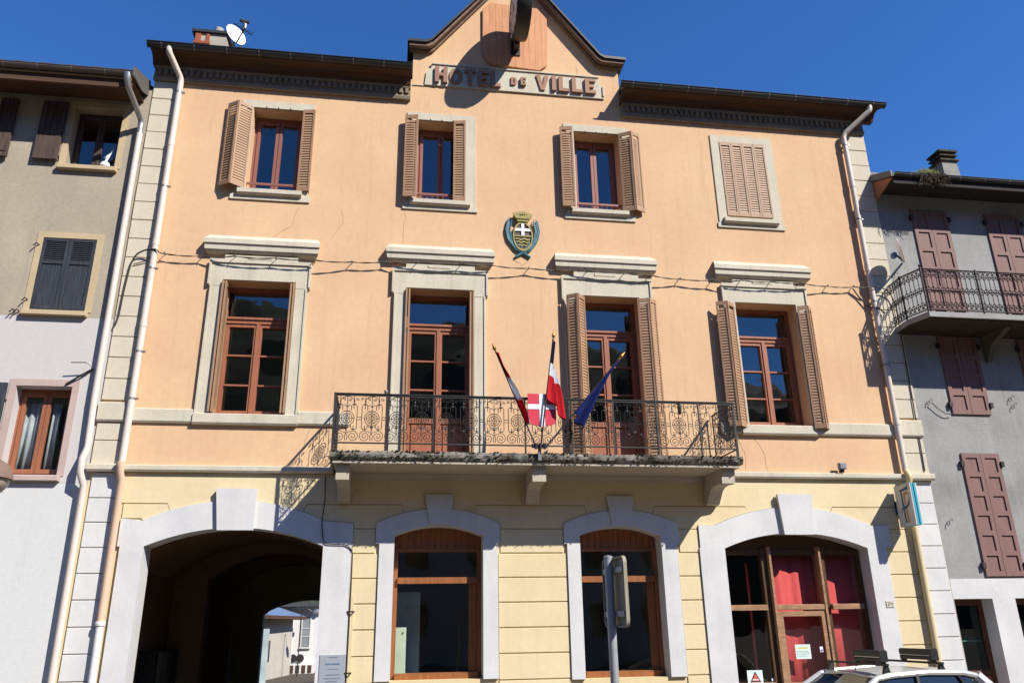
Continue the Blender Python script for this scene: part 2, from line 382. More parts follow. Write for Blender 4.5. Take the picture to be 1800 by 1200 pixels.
# rusticated yellow courses, block by block
rows = [GZ, -.137, .24, .617, .995, 1.373, 1.751, 2.129, 2.507, 2.884, 3.27, 3.65]
piers = [(-.635, -.285, -.225), (1.735, 2.765, 2.765), (4.765, 5.10, 5.10), (8.50, 9.05, 9.05)]
g = .008
for i in range(1, len(rows)-1):
    z0, z1 = rows[i]+g, rows[i+1]-g
    for k, (a, b, b2) in enumerate(piers):
        hi = z1 > 3.03
        x0 = a if k != 3 else (8.625 if hi else 8.505+.0*i)
        x1 = b if hi else b2
        if k == 1: x0, x1 = (1.725, 2.77) if hi else (1.69, 2.82)
        if k == 2: x0, x1 = (4.76, 5.105) if hi else (4.715, 5.09)
        if i < len(rows)-2:
            MB().fbox(x0, x1, -.02, .001, z0, z1, .006).build('course_block', MT['yblock'], TH)
def toprow(pts): MB().prism(pts, -.02, .001).build('course_block', MT['yblock'], TH)
z0, z1 = 3.278, 3.642
def ex(k, x): return arc(x0=x, x1=x+.001, n=1, **EXT[k])[0][1]
def exl(k, xa, xb, n=6): return arc(x0=xa, x1=xb, n=n, **EXT[k])
e_ = .006
toprow([(-4.14, 3.43), (-3.86, 3.43)]+[(x, z+e_) for x, z in exl(0, -3.82, -3.46)]+[(-3.50, z1), (-4.14, z1)])
toprow([(-.63, z0), (-.28, z0), (-.28, 3.362)]+[(x, z+e_) for x, z in exl(1, -.26, .16)]+[(.12, z1), (-1.38, z1)]+[(x, z+e_) for x, z in exl(0, -1.42, -1.10)]+[(-.63, 3.36)])
toprow([(1.725, z0), (2.77, z0), (2.77, 3.362)]+[(x, z+e_) for x, z in exl(2, 2.79, 3.19)]+[(3.15, z1), (1.33, z1)]+[(x, z+e_) for x, z in exl(1, 1.29, 1.70)]+[(1.725, 3.362)])
toprow([(4.76, z0), (5.105, z0), (5.105, 3.336)]+[(5.40, 3.336)]+[(x, z+e_) for x, z in exl(3, 5.41, 6.05)]+[(6.0, z1), (4.37, z1)]+[(x, z+e_) for x, z in exl(2, 4.33, 4.74)]+[(4.76, 3.362)])
toprow([(8.625, z0), (9.05, z0), (9.05, z1), (7.62, z1)]+[(x, z+e_) for x, z in exl(3, 7.58, 8.28)]+[(8.625, 3.345)])
# frieze above the courses, dipping to the arches
fr = [(-4.23, 3.658)]
for k, (a, b) in enumerate([(-3.50, -1.38), (.12, 1.33), (3.15, 4.37), (6.0, 7.62)]):
    ea, eb = a+.05, b-.05
    fr += [(a, 3.658), (ea, ex(k, ea)+e_)]+[(x, z+e_) for x, z in exl(k, ea+.02, eb-.02, 10)]+[(eb, ex(k, eb)+e_), (b, 3.658)]
fr += [(9.05, 3.658), (9.05, 4.128), (-4.23, 4.128)]
MB().prism(fr, -.02, .001).build('frieze', MT['yblock'], TH)

# white arch surrounds with keystones
def surround_arch(k, ears, key, zb):
    a = ARCH[k]; E_ = EXT[k]; inn = arc(a['c'], a['hw'], a['zs'], a['zc'], n=16)
    (lx0, lxj, rxj, rx1, ze, zt) = ears      # ear left, jamb left, jamb right, ear right, ear bottom, ear top
    exa = arc(n=16, **E_)
    outp = [(lxj, zb), (lxj, ze), (lx0, ze), (lx0, zt[0])]+exa[0:]+[(rx1, zt[1]), (rx1, ze), (rxj, ze), (rxj, zb)]
    poly = outp+[(inn[-1][0], zb)]+list(reversed(inn))+[(inn[0][0], zb)]
    s = MB().prism(poly, -.05, .345).build('arch_surround', MT['white'], TH)
    x0, x1, xb0, xb1, kz0, kz1, ky = key
    MB().prism([(xb0, kz0), (xb1, kz0), (x1, kz1), (x0, kz1)], ky, -.0505).build('keystone', MT['white'], s)
    return s
surround_arch(0, (-4.14, -4.10, -.645, -.635, 3.0, (3.42, 3.35)), (-2.775, -2.15, -2.70, -2.165, 3.235, 3.875, -.12), GZ)
surround_arch(1, (-.275, -.215, 1.68, 1.715, 3.035, (3.355, 3.355)), (.49, .955, .575, .895, 3.33, 3.81, -.085), ZG[1])
surround_arch(2, (2.78, 2.83, 4.705, 4.75, 3.03, (3.355, 3.355)), (3.53, 4.0, 3.605, 3.92, 3.315, 3.805, -.085), ZG[2])
surround_arch(3, (5.115, 5.10, 8.495, 8.615, 2.96, (3.33, 3.338)), (6.575, 7.215, 6.62, 7.155, 3.17, 3.855, -.12), GZ)

# ---- shutters
def leaf(p0, p1, zb, zt, m=None, slats=True, name='shutter', par=None, th=.03, pitch=.056, st=.035):
    m = m or MT['shut']; p0 = Vector((p0[0], p0[1], 0)); p1 = Vector((p1[0], p1[1], 0))
    d = p1-p0; w = d.length; d.normalize(); nrm = Vector((d.y, -d.x, 0))
    if nrm.y > 0: nrm = -nrm
    mtx = Matrix(((d.x, nrm.x, 0, p0.x), (d.y, nrm.y, 0, p0.y), (0, 0, 1, 0), (0, 0, 0, 1)))
    f = MB(); e = .003
    f.box(e, st, -th/2, th/2, zb, zt); f.box(w-st, w-e, -th/2, th/2, zb, zt)
    for a, b in ((zb, zb+.08), (zt-.075, zt)): f.box(st, w-st, -th/2+.002, th/2-.002, a, b)
    o = f.xf(mtx).build(name, m, par or TH)
    s = MB(); z = zb+.085
    zm = (zb+zt)/2
    while z < zt-.125:
        s.prism([(.005, z), (.0085, z), (-.004, z+.0515), (-.008, z+.0515)], st, w-st, 'x'); z += .0545
    s.xf(mtx).build('slats', m, o, kind='stuff')
    return o
def chain(pts, zb, zt, dz=0): return [leaf(a, b, zb, zt) for a, b in zip(pts[:-1], pts[1:])]

za, zb_ = 9.30, 11.06
chain([(-2.895, -.02), (-3.125, -.20), (-3.335, -.06)], za, zb_); chain([(-1.745, -.02), (-1.975, -.035), (-1.745, -.075)], za, zb_)
chain([(.20, -.03), (-.05, -.12), (.195, -.165)], za-.02, zb_); chain([(1.125, -.02), (.885, -.05), (1.12, -.09)], za-.02, zb_)
chain([(3.26, -.03), (2.98, -.12), (3.225, -.165)], za-.02, zb_); chain([(4.20, -.03), (4.425, -.15), (4.625, -.05)], za-.02, zb_)
for i in range(4): leaf((6.335+.2425*i, -.025), (6.335+.2425*(i+1), -.025), 9.345, 11.05)
# first floor: folded in the reveals, or half open
for cx, zb in ((PIA[0], 5.12), (PIA[1], 4.36)):
    for sgn in (-1, 1):
        x = cx+sgn*(HW-.02)
        leaf((x, .20), (x, -.10), zb, 7.45); leaf((x-sgn*.05, .20), (x-sgn*.05, -.09), zb, 7.44)
chain([(3.315, -.08), (3.155, -.25), (2.97, -.13)], 4.42, 7.43); chain([(4.315, -.10), (4.52, -.17), (4.68, -.06)], 4.42, 7.43)
chain([(6.215, -.05), (6.02, -.20), (5.83, -.12)], 5.04, 7.43); chain([(7.47, -.10), (7.65, -.17), (7.77, -.05)], 5.04, 7.42)
# ---- attic windows
def slab(x0, x1, z0, z1, d=.012, y=.26): return MB().box(x0, x1, y, y+d, z0, z1)
for i, (c, _) in enumerate(ATT):
    s = MB()
    s.box(c-.665, c-.458, -.025, .02, 9.19, 11.06); s.box(c+.458, c+.665, -.025, .02, 9.19, 11.06); s.box(c-.665, c+.665, -.0255, .02, 11.0605, 11.215)
    s.box(c-.70, c+.70, -.03, .02, 9.085, 9.1895)
    sr = s.build('window_surround', MT['stone'], TH)
    MB().prism([(-.001, 9.17), (-.075, 9.17), (-.10, 9.195), (-.10, 9.275), (-.02, 9.298), (-.001, 9.298)], c-.575, c+.555, 'x').build('sill', MT['stone'], sr)
    if i == 3:
        slab(c-.48, c+.48, 9.35, 11.05, .01, -.003).build('backing_board', MT['shut'], TH); continue
    f = MB(); y0, y1 = .29, .36
    f.box(c-.455, c-.40, y0, y1, 9.30, 11.04); f.box(c+.40, c+.455, y0, y1, 9.30, 11.04); f.box(c-.40, c+.40, y0, y1, 10.96, 11.04); f.box(c-.40, c+.40, y0, y1, 9.30, 9.37)
    w = f.build('window', MT['wood_at'], TH)
    for s_ in (-1, 1):
        a, b = sorted((c+s_*.005, c+s_*.398)); h = MB()
        h.box(a, a+.055, y0-.02, y1-.03, 9.372, 10.958); h.box(b-.055, b, y0-.02, y1-.03, 9.372, 10.958); h.box(a+.055, b-.055, y0-.02, y1-.03, 9.372, 9.44); h.box(a+.055, b-.055, y0-.02, y1-.03, 10.89, 10.958)
        h.build('sash', MT['wood_at'], w); slab(a+.05, b-.05, 9.43, 10.90, .006, .305).build('pane', MT['glass'], w)
    b = MB(); b.box(c-.455, c+.455, .03, .06, 9.43, 9.47)
    if i:
        for q in range(9):
            x = c-.4+.1*q; b.tube([(x+.05*math.cos(t), .045, 9.385+.035*math.sin(t)) for t in [j*math.pi/4 for j in range(9)]], .006, 4)
    b.build('guard_bar', MT['wood_at'], w)
    k = MB()
    for dx in (-.22, 0, .22): k.tube([(c+dx, -.02, 11.05), (c+dx, -.07, 11.055)], .012, 6)
    k.build('shutter_stop', MT['clip'], w)
# ---- first floor windows and balcony doors
for i, c in enumerate(PIA):
    door = i in (1, 2); zb = 4.33 if door else 5.10
    s = MB(); jb = zb if door else 5.10
    s.box(c-.815, c-HW+.001, -.045, .02, jb, 7.36); s.box(c+HW-.001, c+.815, -.045, .02, jb, 7.36)
    s.box(c-.86, c-HW+.001, -.05, .02, 7.3605, 7.83); s.box(c+HW-.001, c+.86, -.05, .02, 7.3605, 7.83); s.box(c-HW+.0015, c+HW-.0015, -.0505, .02, 7.4805, 7.83)
    # raised outer fillet
    s.box(c-.86, c+.86, -.075, -.0508, 7.795, 7.86); s.box(c-.86, c-.825, -.075, -.0512, 7.38, 7.7945); s.box(c+.825, c+.86, -.075, -.0512, 7.38, 7.7945)
    s.box(c-.815, c-.785, -.065, -.0455, jb, 7.359); s.box(c+.785, c+.815, -.065, -.0455, jb, 7.359)
    s.box(c-.62, c+.62, -.06, .01, 7.8605, 7.945); s.box(c-.22, c+.18, -.075, -.0605, 7.875, 7.93)
    sr = s.build('window_surround', MT['stone'], TH)
    h = MB(); pr = [(-.001, 8.345), (-.15, 8.215), (-.152, 8.13), (-.125, 8.115), (-.122, 8.02), (-.09, 7.985), (-.001, 7.96)]
    n = len(pr); xs = [.935+.33*abs(y) if z > 8.1 else .925+.33*abs(y) for y, z in pr]
    h.add([(c-x-.0, y, z) for x, (y, z) in zip(xs, pr)]+[(c+x, y, z) for x, (y, z) in zip(xs, pr)],
          [list(range(n)), list(range(2*n-1, n-1, -1))]+[(j, j+n, (j+1) % n+n, (j+1) % n) for j in range(n)])
    h.build('hood', MT['stone'], sr)
    y0, y1 = .30, .38
    f = MB(); f.box(c-HW, c-HW+.07, y0, y1, zb, 7.48); f.box(c+HW-.07, c+HW, y0, y1, zb, 7.48); f.box(c-HW+.07, c+HW-.07, y0, y1, 7.40, 7.48); f.box(c-HW+.07, c+HW-.07, y0, y1, zb, zb+.06)
    f.box(c-HW+.07, c+HW-.07, y0-.05, y1-.001, 6.79, 6.86); f.box(c-HW+.07, c+HW-.07, y0-.075, y0-.04, 6.8605, 6.90)
    wm = MT['wood']
    w = f.build('balcony_door' if door else 'window', wm, TH)
    slab(c-HW+.06, c+HW-.06, 6.88, 7.41, .006, .325).build('pane', MT['glass'], w)
    for sg in (-1, 1):
        a, b = sorted((c+sg*.006, c+sg*(HW-.072))); q = MB()
        t0, t1 = zb+.062, 6.788
        q.box(a, a+.06, y0-.03, y1-.03, t0, t1); q.box(b-.06, b, y0-.03, y1-.03, t0, t1); q.box(a+.06, b-.06, y0-.03, y1-.03, t1-.06, t1); q.box(a+.06, b-.06, y0-.03, y1-.03, t0, t0+.07)
        if door: q.box(a+.06, b-.06, y0-.03, y1-.03, 5.08, 5.17)
        if sg < 0: q.box(c-.03, c+.03, y0-.05, y0-.0305, t0, t1)
        q.build('sash', wm, w)
        zz = [t0+.07 if not door else 5.17, 5.68, 6.21, t1-.06]
        for z in zz[1:3]: MB().box(a+.06, b-.06, y0-.02, y0+.02, z-.014, z+.014).build('glazing_bar', wm, w)
        for za_, zc_ in zip(zz[:-1], zz[1:]):
            MB().box(a+.055, b-.055, y0+.0205, y0+.027, za_+(.0145 if za_ != zz[0] else -.01), zc_-(.0145 if zc_ != zz[-1] else -.01)).build('pane', MT['glass'], w)
        if door:
            p_ = MB(); p_.box(a+.055, b-.055, y0, y0+.02, t0+.06, 5.09); p_.fbox(a+.085, b-.085, y0-.02, y0-.0005, t0+.095, 5.055, .015); p_.build('door_panel', wm, w)
# ---- ground floor windows
for k in (1, 2):
    a = ARCH[k]; c, hw = a['c'], a['hw']; zb = ZG[k]; Y = .25
    f = MB(); z1 = 2.93
    f.box(c-hw+.002, c-hw+.07, Y, Y+.08, zb, z1); f.box(c+hw-.07, c+hw-.002, Y, Y+.08, zb, z1); f.box(c-hw+.002, c+hw-.002, Y-.005, Y+.08, z1, z1+.05)
    f.box(c-hw+.07, c+hw-.07, Y-.05, Y+.079, 2.435, 2.53); f.box(c-hw+.07, c+hw-.07, Y-.07, Y+.078, zb+.0, zb+.09)
    f.box(c+hw-.20, c+hw-.075, Y+.02, Y+.081, zb+.09, 2.434)
    w = f.build('window', MT['wood_gf'], TH)
    slab(c-hw+.06, c+hw-.06, 2.52, 2.94, .006, Y+.03).build('pane', MT['glass_dk'], w)
    slab(c-hw+.06, c+hw-.19, zb+.08, 2.44, .006, Y+.045).build('pane', MT['glass_dk'], w)
    ap = arc(c, hw-.003, a['zs'], a['zc']-.002, n=12)
    import bisect
    nb = 13
    for j in range(nb):
        xa = c-hw+.004+(2*hw-.008)*j/nb; xb = xa+(2*hw-.008)/nb-.006
        zz = [arc(c, hw-.003, a['zs'], a['zc']-.002, x0=x, x1=x+.0005, n=1)[0][1]-.003 for x in (xa, xb)]
        MB().prism([(xa, z1+.052), (xb, z1+.052), (xb, zz[1]), (xa, zz[0])], Y+.03+.003*(j % 2), Y+.06).build('plank', MT['wood_gf'], w)
# shop front in the right arch
a = ARCH[3]; c, hw = a['c'], a['hw']; Y = .24
f = MB(); f.box(c-hw+.002, c-hw+.06, Y, Y+.1, GZ, 2.93); f.box(c+hw-.08, c+hw-.002, Y, Y+.1, GZ, 2.93)
f.box(c-hw+.06, 6.289, Y, Y+.1, 2.86, 2.95); f.box(6.445, 7.315, Y, Y+.1, 2.86, 2.95); f.box(7.461, c+hw-.08, Y, Y+.1, 2.86, 2.95)
w = f.build('shop_front', MT['wood_dk'], TH, label='glazed shop front of worn brown wood')
pb = arc(c, hw-.003, a['zs']-.01, a['zc']-.003, n=14)
MB().prism([(pb[0][0], 2.952)]+pb+[(pb[-1][0], 2.952)], Y+.04, Y+.06).build('tympanum_board', MT['wood_dk'], w)
for x, x2 in ((6.29, 6.40), (7.36, 7.46)): MB().fbox(x, x2, Y-.02, Y+.12, GZ, 2.985, .006).build('mullion', MT['wood_dk'], w)
for x, x2 in ((6.4005, 6.445), (7.315, 7.3595)): MB().fbox(x, x2, Y-.10, Y+.12, GZ, 2.99, .005).build('door_post', MT['wood_shop'], w)
for x0, x1 in ((c-hw+.06, 6.289), (6.447, 7.313), (7.461, c+hw-.10)):
    MB().fbox(x0, x1, Y-.09, Y+.05, 1.955, 2.045, .006).build('rail', MT['wood_shop'], w)
for x0, x1 in ((c-hw+.06, 6.289), (7.461, c+hw-.08)):
    MB().fbox(x0, x1, Y-.09, Y+.05, .74, .84, .006).build('rail', MT['wood_shop'], w)
    slab(x0, x1, .84, 1.955, .006, Y+.02).build('pane', MT['glass_dk'], w); slab(x0, x1, 2.045, 2.86, .006, Y+.02).build('pane', MT['glass_dk'], w)
    MB().box(x0, x1, Y, Y+.05, GZ, .739).build('door_panel', MT['wood_dk'], w)
slab(6.447, 7.313, 2.045, 2.86, .006, Y+.02).build('pane', MT['glass_dk'], w)
d = MB(); y0, y1 = Y-.075, Y+.02
d.box(6.45, 6.545, y0, y1, GZ, 1.935); d.box(7.235, 7.31, y0, y1, GZ, 1.935); d.box(6.545, 7.235, y0, y1, 1.855, 1.935); d.box(6.545, 7.235, y0, y1, .70, .83); d.box(6.545, 7.235, y0+.02, y1-.02, GZ, .70)
dr = d.build('door', MT['wood_shop'], w)
slab(6.54, 7.24, .83, 1.86, .006, Y-.03).build('pane', MT['glass_dk'], w)
h = MB().tube([(7.27, y0-.002, 1.0), (7.27, y0-.06, 1.0), (7.17, y0-.06, 1.0)], .012, 6).build('handle', MT['clip'], w, smooth=True)

# ---- name panel and letters
p = [(.30, 11.88), (3.96, 11.88), (3.96, 12.16), (3.86, 12.27), (3.86, 12.40), (.43, 12.40), (.43, 12.30), (.33, 12.19)]
np_ = MB().prism(p, -.035, -.001)
np_.ring([(.43, 12.405), (3.865, 12.405)], [(.43, 12.375), (3.865, 12.375)], -.06, -.0355)
np_.box(3.93, 3.96, -.06, -.0355, 11.93, 12.16)
panel = np_.build('name_panel', MT['stone'], TH, label='pale panel with brown raised letters')
MB().box(.07, .298, -.02, -.001, 11.86, 11.879).build('panel_ledge', MT['stone'], panel)
def glyph(ch, x, z, w, h, t):
    m = MB(); B = lambda a, b, c_, d_: m.box(x+a*w, x+b*w, -.09, -.0352, z+c_*h, z+d_*h)
    tw = t/w; th = t/h*.82
    if ch == 'H': B(0, tw, 0, 1); B(1-tw, 1, 0, 1); B(tw, 1-tw, .5-th/2, .5+th/2)
    elif ch == 'T': B(.5-tw/2, .5+tw/2, 0, 1-th); B(0, 1, 1-th, 1)
    elif ch == 'E': B(0, tw, 0, 1); B(tw, 1, 0, th); B(tw, 1, 1-th, 1); B(tw, .82, .5-th/2, .5+th/2)
    elif ch == 'L': B(0, tw, 0, 1); B(tw, 1, 0, th)
    elif ch == 'I': B(0, 1, 0, 1)
    elif ch == 'V': m.prism([(x, z+h), (x+t*1.05, z+h), (x+w/2, z+h*.28), (x+w-t*1.05, z+h), (x+w, z+h), (x+w/2+t*.5, z), (x+w/2-t*.5, z)], -.066, -.0352)
    elif ch in 'OD':
        N = 24; o, i_ = [], []
        for q in range(N+1):
            an = 2*math.pi*q/N
            cx_, sx_ = math.cos(an), math.sin(an)
            if ch == 'D' and cx_ < 0:
                px, pz = -1*min(1, abs(cx_)*3), max(-1, min(1, sx_*1.25))
            else:
                e = .8; px, pz = math.copysign(abs(cx_)**e, cx_), math.copysign(abs(sx_)**e, sx_)
            o.append((x+w/2+px*w/2, z+h/2+pz*h/2)); i_.append((x+w/2+px*(w/2-t), z+h/2+pz*(h/2-t*.85)))
        m.ring(o, i_, -.066, -.0352)
    return m.build('letter', MT['letter'], panel)
def word(s_, x, z, h, ws, gap, t):
    for ch, w_ in zip(s_, ws): glyph(ch, x, z, w_, h, t); x += w_+gap
word('HOTEL', .50, 11.935, .36, [.25, .26, .23, .22, .20], .04, .082)
word('DE', 2.03, 12.02, .185, [.12, .11], .075, .048)
word('VILLE', 2.545, 11.955, .355, [.27, .085, .22, .22, .22], .055, .085)
# ---- orange board behind the clock: planks
oc = [(1.46, 12.70), (1.60, 12.50), (2.62, 12.44), (2.79, 12.58), (2.82, 13.80), (2.70, 14.02), (1.62, 14.06), (1.46, 13.88)]
def clipx(poly, xa, xb):
    for lim, s_ in ((xa, 1), (xb, -1)):
        out = []
        for (p_, q_) in zip(poly, poly[1:]+poly[:1]):
            ip, iq = (p_[0]-lim)*s_ >= 0, (q_[0]-lim)*s_ >= 0
            if ip: out.append(p_)
            if ip != iq: t = (lim-p_[0])/(q_[0]-p_[0]); out.append((lim, p_[1]+t*(q_[1]-p_[1])))
        poly = out
    return poly
bb = MB().prism([(2.14+(x-2.14)*.985, 13.25+(z-13.25)*.985) for x, z in oc], -.02, -.001).build('clock_board', MT['board'], TH, label='orange varnished plank board on the gable')
xs = 1.46
while xs < 2.8:
    pl = clipx(oc, xs+.0015, xs+.135)
    if len(pl) > 2: MB().prism(pl, -.05-random.uniform(0, .003), -.0202).build('plank', MT['board'], bb)
    xs += .1365

# ---- drainpipes
def pipe(path, r, m, name='drainpipe', n=12, par=None): return MB().tube(path, r, n).build(name, m, par or TH, smooth=True)
def bend(pts, k=5):
    out = [Vector(pts[0])]
    for a, b, c_ in zip(pts[:-2], pts[1:-1], pts[2:]):
        a, b, c_ = Vector(a), Vector(b), Vector(c_); l = min(.09, (a-b).length*.45, (c_-b).length*.45)
        p_, q_ = b+(a-b).normalized()*l, b+(c_-b).normalized()*l
        for i in range(k+1):
            t = i/k; out.append((1-t)**2*p_+2*t*(1-t)*b+t*t*q_)
    return out+[Vector(pts[-1])]
pl = pipe(bend([(-4.42, -.42, 11.95), (-4.42, -.42, 11.85), (-4.235, -.10, 11.50), (-4.235, -.10, 4.27)]), .055, MT['pipe'])
pl2 = pipe([(-4.235, -.18, 4.27), (-4.22, -.155, 4.10), (-4.205, -.10, 4.0), (-4.19, -.10, 1.90)], .056, MT['pipe_p'])
pl3 = pipe([(-4.19, -.10, 1.90), (-4.175, -.10, GZ)], .053, MT['pipe_w'])
MB().lathe([(.066, -.03), (.072, .0), (.066, .03)], (-4.19, -.10, 1.9), n=14).build('pipe_collar', MT['pipe_w'], pl3)
pr_ = pipe(bend([(9.60, -.42, 11.95), (9.60, -.42, 11.84), (9.10, -.10, 11.40), (9.10, -.10, 4.30)]), .052, MT['pipe'])
pr2 = pipe(bend([(9.10, -.10, 4.30), (9.10, -.19, 4.18), (9.08, -.10, 3.95), (9.05, -.10, GZ)]), .054, MT['pipe_y'])
for x, zs, pp in ((-4.235, (10.1, 8.1, 6.6), pl), (9.10, (10.2, 8.3, 6.9, 5.2), pr_)):
    for z in zs: MB().lathe([(.054, -.07), (.0595, -.065), (.0595, .06), (.0615, .062), (.0615, .07), (.054, .072)], (x, -.10, z), n=14).build('pipe_socket', MT['pipe'], pp, smooth=True)
for x, zs, pp in ((-4.235, (11.2, 9.2, 7.6, 6.1, 5.3), pl), (9.10, (11.15, 9.4, 7.6, 6.3), pr_)):
    for z in zs:
        k = MB().lathe([(.061, -.015), (.061, .015)], (x, -.10, z), n=14); k.box(x+.05, x+.10, -.12, -.08, z-.012, z+.012); k.box(x-.02, x+.02, -.06, 0, z-.012, z+.012)
        k.build('pipe_clip', MT['clip'], pp)

# ---- balcony
bx0, bx1, bd_, bzb, bzt = -1.0, 5.60, -1.02, 4.19, 4.31
sb = MB(); nseg = 130
def jag(i, s_): random.seed(i*7+s_); return random.uniform(-.012, .012)
vv, ff = [], []
for i in range(nseg+1):
    x = bx0+(bx1-bx0)*i/nseg
    vv += [(x, -.001, bzb), (x, bd_+.03, bzb), (x, bd_+.008+jag(i, 1), bzb+.035+jag(i, 2)*.8), (x, bd_+jag(i, 3), bzb+.08+jag(i, 4)*.8), (x, bd_+.02+jag(i, 5), bzt+.01+jag(i, 6)*.8), (x, bd_+.07, bzt), (x, -.001, bzt+.015)]
for i in range(nseg):
    for j in range(7): ff.append((i*7+j, i*7+(j+1) % 7, (i+1)*7+(j+1) % 7, (i+1)*7+j))
ff += [list(range(7)), list(range(nseg*7+6, nseg*7-1, -1))]
sb.add(vv, ff)
bal = sb.build('balcony', MT['lichen'], TH, label='long concrete balcony with mossy edge and iron railing')
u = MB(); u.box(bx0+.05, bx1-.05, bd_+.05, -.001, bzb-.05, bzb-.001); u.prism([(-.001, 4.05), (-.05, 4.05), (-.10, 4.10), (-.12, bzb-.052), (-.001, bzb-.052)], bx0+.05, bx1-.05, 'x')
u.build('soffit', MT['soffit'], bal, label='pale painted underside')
mo = MB(); random.seed(11)
for i in range(900):
    x = random.uniform(bx0, bx1)
    if random.random() < .35 and 1.0 < x < 2.2: continue
    r = random.uniform(.008, .021) if math.sin(x*5.1)+math.sin(x*11.3+1) > -.4 else random.uniform(.004, .012); y = bd_+random.uniform(-.012, .03); z = random.choice((bzt, bzt, bzb+.03, bzb+.06, bzb))+random.uniform(-.02, .02)
    pts = [(x+r*math.cos(a)*random.uniform(.6, 1.5), y+r*math.sin(a)*random.uniform(.5, 1), z+random.uniform(-.3, .3)*r) for a in [k*math.pi*2/5 for k in range(5)]]
    pts += [(x, y, z+r*.8), (x, y, z-r*.9)]
    mo.add(pts, [(k, (k+1) % 5, 5) for k in range(5)]+[((k+1) % 5, k, 6) for k in range(5)])
mo.build('moss', MT['moss'], bal, kind='stuff')
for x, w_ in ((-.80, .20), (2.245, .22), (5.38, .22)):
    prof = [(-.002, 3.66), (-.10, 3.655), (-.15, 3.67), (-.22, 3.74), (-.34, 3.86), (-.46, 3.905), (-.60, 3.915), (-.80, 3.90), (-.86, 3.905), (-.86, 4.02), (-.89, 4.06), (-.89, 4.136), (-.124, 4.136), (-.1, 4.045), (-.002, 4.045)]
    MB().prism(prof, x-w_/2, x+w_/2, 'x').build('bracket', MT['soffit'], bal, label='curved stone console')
# railing
R = MB(); ry = -.955; rx0, rx1 = bx0+.03, bx1-.05; rt, rb = 5.225, 4.44
def bar(p, q, r=.012, n=4): R.tube([p, q], r, n)
R.box(rx0-.02, rx1+.02, ry-.02, ry+.02, rt, rt+.014); R.box(rx0, rx1, ry-.008, ry+.008, rt-.03, rt-.001)
R.box(rx0, rx1, ry-.010, ry+.010, rb, rb+.022)
for x in (rx0, rx1):
    R.box(x-.02, x+.02, ry, -.05, rt, rt+.013); R.box(x-.008, x+.008, ry, -.05, rb, rb+.022); R.box(x-.017, x+.017, ry-.017, ry+.017, bzt-.01, rt+.02)
    bar((x, -.08, bzt), (x, -.08, rt), .014)
for x in (-.175, .56, 1.29, 2.02, 2.75, 3.48, 4.21, 4.94): R.box(x-.012, x+.012, ry-.012, ry+.012, bzt-.01, rt)
R.build('railing', MT['iron'], bal)
def spiral(cx, cz, r0, turns, a0, dirn, n=16, r1=.01):
    return [(cx+(r0+(r1-r0)*t)*math.cos(a0+dirn*2*math.pi*turns*t), cz+(r0+(r1-r0)*t)*math.sin(a0+dirn*2*math.pi*turns*t)) for t in [i/n for i in range(n+1)]]
def circ(cx, cz, r, a0=0, a1=2*math.pi, n=14): return [(cx+r*math.cos(a0+(a1-a0)*i/n), cz+r*math.sin(a0+(a1-a0)*i/n)) for i in range(n+1)]
CW, H0, H1 = .3875, rb+.02, rt-.01
